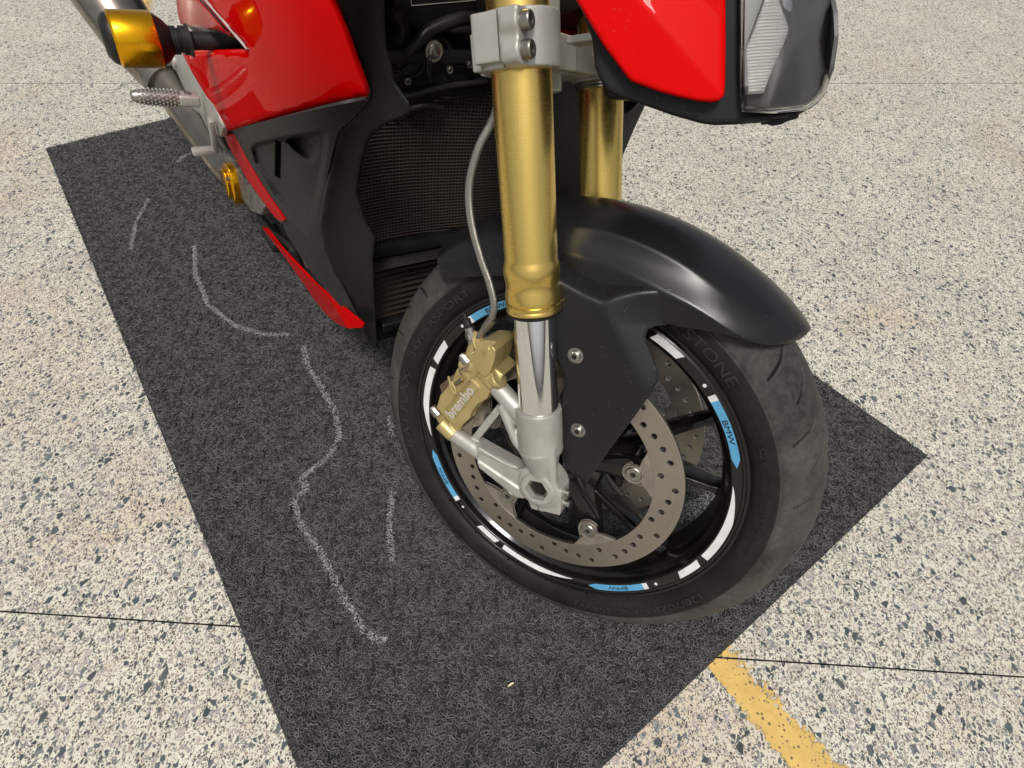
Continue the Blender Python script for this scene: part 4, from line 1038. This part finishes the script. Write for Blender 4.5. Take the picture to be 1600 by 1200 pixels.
# radiator and oil cooler
def quad_plane(pts_, th=.02, dx=0.):
    V = [np.array(p)+np.array([dx, 0, 0]) for p in pts_]; V2 = [p+np.array([th, 0, 0]) for p in V]; n = len(V)
    return V+V2, [tuple(range(n)), tuple(range(2*n-1, n-1, -1))]+[(i, (i+1) % n, (i+1) % n+n, i+n) for i in range(n)]
XR0, XRK = .402, .09
def rp(y, z, dx=0.): return np.array([XR0+XRK*z+dx-.5*(y+.03)**2, y, z])
rad_o = add('radiator', mesh(quad_plane([rp(.130, .335, .036), rp(-.20, .335, .036), rp(-.20, .085, .036), rp(.130, .085, .036)], .03)), core, bike, M_B, label='dark radiator behind a wire guard')
bars = []
def bar(p, q, r=.0007): 
    d = (q-p); d /= np.linalg.norm(d); return cyl(p, q, r, n=4, cap=False)
ny, nz = 56, 50
for i in range(ny+1):
    y = -.198+.320*i/ny
    P_ = [rp(y+.010*math.sin(z*9), z) for z in np.linspace(.088, .330, 5)]
    for a, b in zip(P_[:-1], P_[1:]): bars.append(bar(a, b, .0010))
for k in range(nz+1):
    z = .088+.242*k/nz
    P_ = [rp(y, z+.006*math.sin(y*14), -.0008) for y in np.linspace(-.198, .122, 9)]
    for a, b in zip(P_[:-1], P_[1:]): bars.append(bar(a, b, .0011))
add('wire_guard', me_(*join(*bars)), guard, rad_o, M_B, kind='stuff')
rb_ = []
for z0, z1, th in ((.066, .086, .014), (.330, .345, .012)):
    rb_.append(quad_plane([rp(.125, z1, -.004), rp(-.185, z1, -.004), rp(-.185, z0, -.004), rp(.125, z0, -.004)], .03))
for q_ in rb_: add('radiator_frame', bev(mesh(q_), .003, 2), blk, rad_o, M_B)
add('radiator_rail', bev(mesh(quad_plane([rp(.116, .0625, -.008), rp(-.165, .0625, -.008), rp(-.165, .055, -.020), rp(.116, .055, -.020)], .012)), .002, 2), mat('rail_metal', (.012, .011, .009), .6, 0., Specular_IOR_Level=.15), rad_o, M_B)
oc = add('oil_cooler', mesh(quad_plane([rp(.112, .050, .012), rp(-.15, .050, .012), rp(-.15, -.055, .012), rp(.112, -.055, .012)], .03)), core, bike, M_B, label='dark oil cooler below the radiator')
fins = []
fsp = [BP_(x, y, .30) for x, y in [(850, 120), (900, 115), (1009, 164), (990, 205), (976, 238), (940, 330), (850, 330)]]
fsv = [tuple(p) for p in fsp]+[(p[0]+.02, p[1]-.01, p[2]) for p in fsp]; n_ = len(fsp)
add('far_cowl', bev(mesh((fsv, [tuple(range(n_)), tuple(range(2*n_-1, n_-1, -1))]+[(i, (i+1) % n_, (i+1) % n_+n_, i+n_) for i in range(n_)])), .002, 2), dark, bike, M_B, label='dark inner cowl on the far side of the radiator')
for k in range(20):
    z = -.052+.100*k/19
    if k % 2 == 0: fins.append(quad_plane([rp(.110, z+.001, .004), rp(-.14, z+.001, .004), rp(-.14, z-.001, .004), rp(.110, z-.001, .004)], .008))
    else:
        V = []; F = []; 
        for i in range(96):
            y = .110-.232*i/95; V += [rp(y, z+.0045, .006+.0*i), rp(y+.0012*(-1)**i, z-.0045, .006)]
        for i in range(0, 95, 2): F.append((2*i, 2*i+1, 2*i+3, 2*i+2))
        fins.append((V, F))
add('cooler_fins', me_(*join(*fins)), guard, oc, M_B, kind='stuff', smooth=False)
bx_('cooler_frame', tuple(rp(0, -.066)), (.04, .20, .018), blk, None, .004, oc)
# lower inner ducts
bx_('belly_duct', (.43, -.03, -.095), (.12, .17, .04), dark, None, .012)
# dark bracket zone above the radiator
def BP(px, py, x): return B(px, py, x=x)
brx = .425
brp = [BP(x, y, brx) for x, y in [(610, 205), (612, 120), (660, 85), (672, 62), (690, 62), (702, 85), (740, 100), (900, 80), (1000, 90), (960, 150), (760, 150), (690, 150), (655, 170)]]
V = [tuple(p) for p in brp]+[(p[0]+.02, p[1], p[2]) for p in brp]; n_ = len(brp)
add('radiator_bracket', bev(mesh((V, [tuple(range(n_)), tuple(range(2*n_-1, n_-1, -1))]+[(i, (i+1) % n_, (i+1) % n_+n_, i+n_) for i in range(n_)])), .0015, 2), blk, bike, M_B)
for pp_ in ([(612, 128), (652, 118), (664, 96), (672, 72), (684, 60), (698, 66), (706, 88), (716, 104), (758, 96)], [(612, 150), (660, 140), (758, 124)], [(618, 190), (655, 172), (700, 156), (758, 148)]):
    add('bracket_highlight_tube', mesh(tube([BP(x, y, brx-.004) for x, y in pp_], .0024, 8, 4)), blk, bike, M_B)  # tubes added along the bracket edges to catch highlights
for k_, (x, y) in enumerate(((678, 80), (637, 127), (703, 109), (734, 101), (617, 175))):
    c = BP(x, y, brx-.012); r = .0125 if k_ == 0 else .0044
    add('bracket_bolt', lathe([(.0, .001), (r*.35, .001), (r*.45, -.004 if k_ == 0 else -.001), (r*.62, -.003), (r*.7, -.001), (r, -.001), (r, .004)], 20, 'X', tuple(c)), steel if k_ < 4 else dark, bike, M_B)
for pts_, r in (([(690, 170, .41), (665, 165, .40), (632, 172, .41)], .004), ([(600, 152, .41), (640, 150, .405), (700, 135, .405), (760, 128, .41)], .004), ([(620, 100, .43), (650, 70, .42), (672, 48, .42), (720, 30, .42), (770, 28, .43)], .008),
                ([(605, 110, .46), (625, 70, .45), (628, 40, .45), (615, 15, .45)], .010), ([(675, 150, .415), (668, 110, .410), (670, 80, .415)], .0018), ([(676, 150, .415), (672, 120, .410), (674, 80, .415)], .0016), ([(640, 70, .5), (680, 50, .5), (730, 60, .5)], .012),
                ([(680, 0, .5), (700, 40, .46), (740, 45, .46)], .009), ([(872, 290, .40), (868, 240, .39), (880, 200, .39)], .0022), ([(868, 300, .40), (905, 255, .38), (930, 230, .37)], .0035)):
    add('cable', mesh(tube([BP(x, y, xx) for x, y, xx in pts_], r, 12, 6)), dark, bike, M_B)
# airbox face with its framed plate
ab = [BP(x, y, .455) for x, y in [(618, 30), (615, -40), (1000, -60), (960, 60), (760, 28), (700, 45), (650, 48)]]
V = [tuple(p) for p in ab]+[(p[0]+.06, p[1], p[2]+.01) for p in ab]; n_ = len(ab)
abo = add('airbox', bev(mesh((V, [tuple(range(n_)), tuple(range(2*n_-1, n_-1, -1))]+[(i, (i+1) % n_, (i+1) % n_+n_, i+n_) for i in range(n_)])), .004, 3), blk, bike, M_B)
lb = [BP(x, y, .4545) for x, y in [(643, 9), (641, -14), (760, -26), (760, -1)]]
for i in range(4):
    p, q = lb[i], lb[(i+1) % 4]; add('plate_border', mesh(tube([p, q], .0006, 6, 1)), inkG, abo, M_B)
# shroud plane closing off daylight between the fork and the body (frame headstock and an added dark bulkhead)
bx_('headstock', (.36, -.05, .54), (.14, .08, .28), dark, np.array([[.91, 0, .41], [0, 1, 0], [-.41, 0, .91]]), .02)
bx_('dark_bulkhead', (.475, -.03, .16), (.04, .32, .56), dark, np.array([[.97, 0, .24], [0, 1, 0], [-.24, 0, .97]]), .01)  # dark bulkhead added so the gaps in front of the engine look dark
# steering stem between the clamps
add('lower_yoke', bev(mesh(join(box((.030, 0, .452), (.06, .15, .034)), cyl((.03, 0, .42), (.03, 0, .60), .022))), .003, 2), silver, bike)

# ---- headlight, steering frame, on the front of the fork
def hl_y(x, y): return .108-.0000*x
hy = plane_fit([(900, 0, .125), (1134, 0, .104), (1120, 155, .100), (985, 125, .120), (1157, 60, .100), (1020, 144, .117)])
redp = [(895, -60), (900, 0), (921, 35), (941, 68), (963, 98), (981, 122), (988, 128), (1005, 134), (1032, 144), (1062, 152), (1090, 158), (1112, 160), (1124, 157), (1131, 150), (1133, 135), (1134, 60), (1134, -60)]
def hred(x, y):
    # crease from upper left to lower right corner: the front half turns inward
    s_ = (x-1005)*(147-8)-(y-8)*(1128-1005); u = s_/186.
    return hy(x, y)-(.00012*min(75, max(0, u)) if u > 0 else 0)
ho = panel('headlight_cowl', redp, hred, red, frame='S', step=8, lip=.005, lipw=5., label='glossy red cowl panel beside the headlight')
blkp = [(885, -60), (900, -10), (925, 60), (930, 105), (938, 125), (950, 143), (972, 153), (1005, 164), (1050, 180), (1095, 193), (1118, 196), (1160, 194), (1190, 192), (1240, 183), (1262, 172), (1200, 178), (1160, 177), (1157, 130), (1158, -60)]
hcase = panel('headlight_surround', blkp, lambda x, y: hy(x, y)-.013-(.0007*max(0, x-1158)), blk, frame='S', step=8, lip=.004, lipw=5., label='black lower shell of the headlight')
panel('chin_fin', [(1186, 190), (1240, 182), (1256, 174), (1223, 194), (1207, 197)], lambda x, y: .045, blk, hcase, frame='S', step=5, lip=.001, lipw=2)
def ly(x, y): u = (x-1157)/150.; return .100-.030*u-.065*max(0, u)**3
lensp = [(1157, -60), (1156, 60), (1156, 131), (1159, 175), (1200, 177), (1263, 170), (1280, 158), (1290, 146), (1303, 110), (1309, 66), (1308, 30), (1304, 0), (1300, -60)]
lens_o = panel('headlight_lens', lensp, lambda x, y: ly(x, y), lens, frame='S', step=7, lip=.012, lipw=10., thick=.002, label='clear headlight lens')
panel('lamp_housing', [(p[0]*.985+1225*.015, p[1]*.985+60*.015) for p in lensp], lambda x, y: ly(x, y)-.012-.016*abs(((x-1245)+(y-70)*.45)/60), dkgry, lens_o, frame='S', step=8, lip=.004, lipw=8.)
panel('lamp_trim', [(1158, -60), (1160, 60), (1162, 120), (1165, 150), (1164, 78), (1170, 60), (1192, 0), (1210, -60)], lambda x, y: ly(x, y)-.006, ltgry, lens_o, frame='S', step=6, lip=.001, lipw=3.)
panel('position_lamp', [(1193, -1), (1169, 62), (1163, 80), (1167, 148), (1192, 146), (1229, 56), (1231, 45), (1222, 10), (1215, -30), (1200, -30)], lambda x, y: ly(x, y)-.010, refl, lens_o, frame='S', step=5, lip=.004, lipw=4.)
panel('lamp_bezel', [(1214, -20), (1224, 12), (1234, 21), (1238, 14), (1236, -20)], lambda x, y: ly(x, y)-.006, chrome, lens_o, frame='S', step=4, lip=.002, lipw=3.)
for sx_, y_ in ((0, 0),):
    for src in ('headlight_cowl', 'headlight_surround', 'headlight_lens', 'lamp_housing'):
        o_ = bpy.data.objects[src]; add(src, mirror_y(o_.data), o_.data.materials[0], bike, M_S, sharp=50, label='far side half of the headlight unit, '+src.replace('_', ' '))
bx_('headlight_core', (-.120, 0, .475), (.12, .15, .14), dark, np.array([[1, 0, 0], [0, 1, 0], [0, 0, 1]]), .01, None, M_S)

# ---- crash protector
xb = .72
i0, i1, i2, i3 = [B(px, 62, x=xb) for px in (292, 262, 245, 168)]
zc = (i0[2]+i3[2])/2
bo = add('crash_protector', lathe([(.0, i3[1]+.006), (.020, i3[1]+.0055), (.0275, i3[1]+.001), (.0310, i3[1]-.004), (.0318, i3[1]-.010)], 40, c=(xb, 0, zc)), dark, bike, M_B, label='gold crash bobbin with black cap')
add('gold_sleeve', lathe([(.0300, i3[1]-.005), (.0335, i3[1]-.008), (.0345, i3[1]-.010), (.0350, i2[1]+.002), (.0342, i2[1]), (.028, i2[1]-.001)], 48, c=(xb, 0, zc)), goldB, bo, M_B)
add('bobbin_stem', lathe([(.0335, i2[1]), (.0250, i2[1]-.012), (.0180, i2[1]-.018), (.0180, i2[1]-.026), (.0155, i2[1]-.027), (.0155, i2[1]-.030), (.0185, i2[1]-.031), (.0185, i2[1]-.038), (.0215, i2[1]-.042), (.0215, i0[1]-.004), (.012, i0[1]-.006), (.012, .16)], 40, c=(xb, 0, zc)), dark, bo, M_B)
add('engine_mount', bev(mesh(tube([B(296, 30, y=.19), B(350, 84, y=.19)], .016, 4, 1)), .003, 2), steel, bike, M_B)
bx_('notch_dark_plate', tuple(B(335, 70, y=.14)), (.20, .02, .14), dark, None, .004)  # dark plate added to stand for the shade inside the notch

# ---- exhaust, foot peg, hanger, pedal, gold cover
ep = [BP(392, 292, 1.0), BP(362, 262, 1.08), BP(325, 205, 1.20), BP(290, 160, 1.28), BP(262, 125, 1.34)]
ex_o = add('exhaust_pipe', mesh(tube(ep, [.040, .046, .053, .050, .047], 32, 8)), exh, bike, M_B, label='brushed steel exhaust pipe')
sl = [BP(266, 132, 1.335), BP(255, 118, 1.36), BP(205, 55, 1.45), BP(165, -5, 1.52), BP(120, -70, 1.60)]
add('silencer', mesh(tube(sl, [.052, .055, .066, .072, .074], 40, 8)), exh, bike, M_B, label='steel silencer running out of the top left')
cl_ = [BP(270, 136, 1.325), BP(262, 126, 1.345)]
add('exhaust_clamp', mesh(tube(cl_, .0575, 36, 2)), steelD, ex_o, M_B)
xh = 1.02
hg = [B(x, y, x=xh+.0*x) for x, y in [(262, 88), (285, 92), (300, 112), (330, 158), (347, 200), (340, 212), (326, 200), (316, 182), (300, 170), (290, 150), (280, 120)]]
def hang_pt(x, y, yy=.2): return B(x, y, y=yy)
hgp = [hang_pt(x, y, .215) for x, y in [(262, 86), (283, 90), (300, 110), (330, 152), (348, 200), (344, 214), (326, 206), (312, 178), (298, 168), (292, 148), (278, 118)]]
V = [tuple(p) for p in hgp]+[(p[0], p[1]-.012, p[2]) for p in hgp]; n_ = len(hgp)
hgo = add('footrest_hanger', bev(mesh((V, [tuple(range(n_)), tuple(range(2*n_-1, n_-1, -1))]+[(i, (i+1) % n_, (i+1) % n_+n_, i+n_) for i in range(n_)])), .003, 2), silver, bike, M_B, label='silver footrest hanger plate')
add('hanger_boss', bev(mesh(cyl(hang_pt(268, 96, .222), hang_pt(268, 96, .222)-np.array([0, .03, 0]), .016)), .002, 2), silver, hgo, M_B)
pr0 = hang_pt(312, 156, .222); xpeg = pr0[0]; pin = pr0; pout = B(204, 150, x=xpeg)
dpg = pout-pin; Lp = np.linalg.norm(dpg); dpg /= Lp
rp_ = np.stack([dpg, np.cross([0, 0, 1.], dpg)/np.linalg.norm(np.cross([0, 0, 1.], dpg)), np.cross(dpg, np.cross([0, 0, 1.], dpg)/np.linalg.norm(np.cross([0, 0, 1.], dpg)))], 1)
pegb = bev(mesh(join(box(ln(pin, pout, .17), (Lp*.32, .030, .020), rp_))), .004, 3)
pg = add('footrest', pegb, silver, bike, M_B, label='knurled silver foot peg')
add('grip', mesh(tube([ln(pin, pout, .3), ln(pin, pout, .5), ln(pin, pout, .8), ln(pin, pout, .95), pout], [.0135, .0140, .0130, .0100, .006], 20, 4)), steel, pg, M_B)
kn = []
for i in range(11):
    for k in range(14):
        a = k*2*math.pi/14+(i % 2)*.22; c = ln(pin, pout, .34+.055*i); r = .0135-.0004*max(0, i-7)*2
        q = c+(rp_[:, 1]*math.cos(a)+rp_[:, 2]*math.sin(a))*r; kn.append(cyl(q, q+(rp_[:, 1]*math.cos(a)+rp_[:, 2]*math.sin(a))*.0022, .0020, .0012, 5))
add('knurl', me_(*join(*kn)), silver, pg, M_B, kind='stuff')
c = ln(pin, pout, .17); up_ = rp_[:, 2]*(1 if rp_[2, 2] > 0 else -1)
add('peg_bolt', mesh(cyl(c+up_*.009, c+up_*.0125, .0062, n=20)), steelD, pg, M_B)
# brake pedal
b0p, b1p, b2p = hang_pt(329, 186, .224), hang_pt(337, 236, .224), hang_pt(337, 236, .224)
bt = B(300, 236, x=b1p[0])
pd = add('brake_pedal', bev(mesh(join(box((b0p+b1p)/2, (np.linalg.norm(b1p-b0p), .010, .016), np.stack([(b1p-b0p)/np.linalg.norm(b1p-b0p), [0, 1, 0], np.cross((b1p-b0p)/np.linalg.norm(b1p-b0p), [0, 1, 0])], 1)), box((b1p+bt)/2, (.020, np.linalg.norm(bt-b1p), .012)))), .003, 2), silver, bike, M_B, label='silver brake pedal')
# gold engine cover guard
gc = B(360, 284, y=.20)
gcp = [(.043*math.cos(t)*(1+.10*math.cos(3*t)), .043*math.sin(t)*(1+.10*math.cos(3*t))) for t in np.linspace(0, 2*math.pi, 40, endpoint=False)]
gvf = prism([(gc[0]+a, gc[2]+b) for a, b in gcp], .165, .205)
gvf2 = prism([(gc[0]+a*.72, gc[2]+b*.72) for a, b in gcp], .20, .213)
go_ = add('engine_guard', bev(mesh(gvf), .004, 3), goldB, bike, M_B, label='gold engine cover guard')
add('guard_cap', bev(mesh(gvf2), .003, 3), goldB, go_, M_B)
for t in (20, 140, 260): add('guard_bolt', mesh(cyl((gc[0]+.028*math.cos(R_(t)), .204, gc[2]+.028*math.sin(R_(t))), (gc[0]+.028*math.cos(R_(t)), .211, gc[2]+.028*math.sin(R_(t))), .0055, n=16)), steel, go_, M_B)
casep = [hang_pt(x, y, .185) for x, y in [(352, 235), (375, 262), (400, 300), (418, 322), (412, 336), (396, 330), (378, 305), (352, 262)]]
add('engine_cover', blob([prism([(p[0], p[2]) for p in casep], .12, .19), cyl(hang_pt(398, 315, .18), hang_pt(398, 315, .18)-np.array([0, .05, 0]), .02)], .003, 2), engm, bike, M_B, sharp=60, label='grey engine side cover')
bx_('sump_parts', tuple(hang_pt(430, 372, .13)), (.09, .04, .03), dark, None, .008)
add('drain_hose', mesh(tube([hang_pt(405, 335, .15), hang_pt(430, 365, .14), hang_pt(455, 385, .14), hang_pt(470, 420, .13)], .008, 10, 5)), dark, bike, M_B)
# ---- rear wheel and swingarm
zr = (.235*math.cos(math.asin(SIDE @ NG))+.085-H0+0.010)/math.cos(math.asin(SIDE @ NG))
rt = [(.225, .075), (.240, .092), (.262, .098)]+[(.228+.090*math.sin(a), .096*math.cos(a)) for a in np.radians(np.linspace(25, 155, 22))]+[(.262, -.098), (.240, -.092), (.225, -.075)]
rw = add('rear_wheel', lathe([(.222, .085), (.215, .078), (.200, .06), (.196, 0), (.200, -.06), (.215, -.078), (.222, -.085), (.228, -.08), (.228, .08)], 96, c=(1.46, -.03, zr), closed=True), rim, bike, M_B, label='black rear rim')
rty = lathe(rt, 128, c=(0, 0, 0))
WMr = M_B @ Matrix.Translation((1.46, -.03, zr))
add('rear_tyre', rty, tyre, rw, WMr, sharp=60)
sp_ = []
for k in range(5): a = R_(72*k+20); sp_.append(cyl((1.46+.03*math.cos(a), 0, zr+.03*math.sin(a)), (1.46+.2*math.cos(a), 0, zr+.2*math.sin(a)), .018, .012, 12))
sp_.append(cyl((1.46, -.08, zr), (1.46, .08, zr), .04))
add('rear_spokes', mesh(join(*sp_)), rim, rw, M_B)
add('swingarm', bev(mesh(join(box((1.20, -.125, .03), (.56, .045, .06)), box((1.20, .125, .03), (.56, .045, .06)), box((.96, 0, .03), (.1, .28, .08)))), .01, 2), dark, bike, M_B, label='dark swingarm holding the rear wheel')
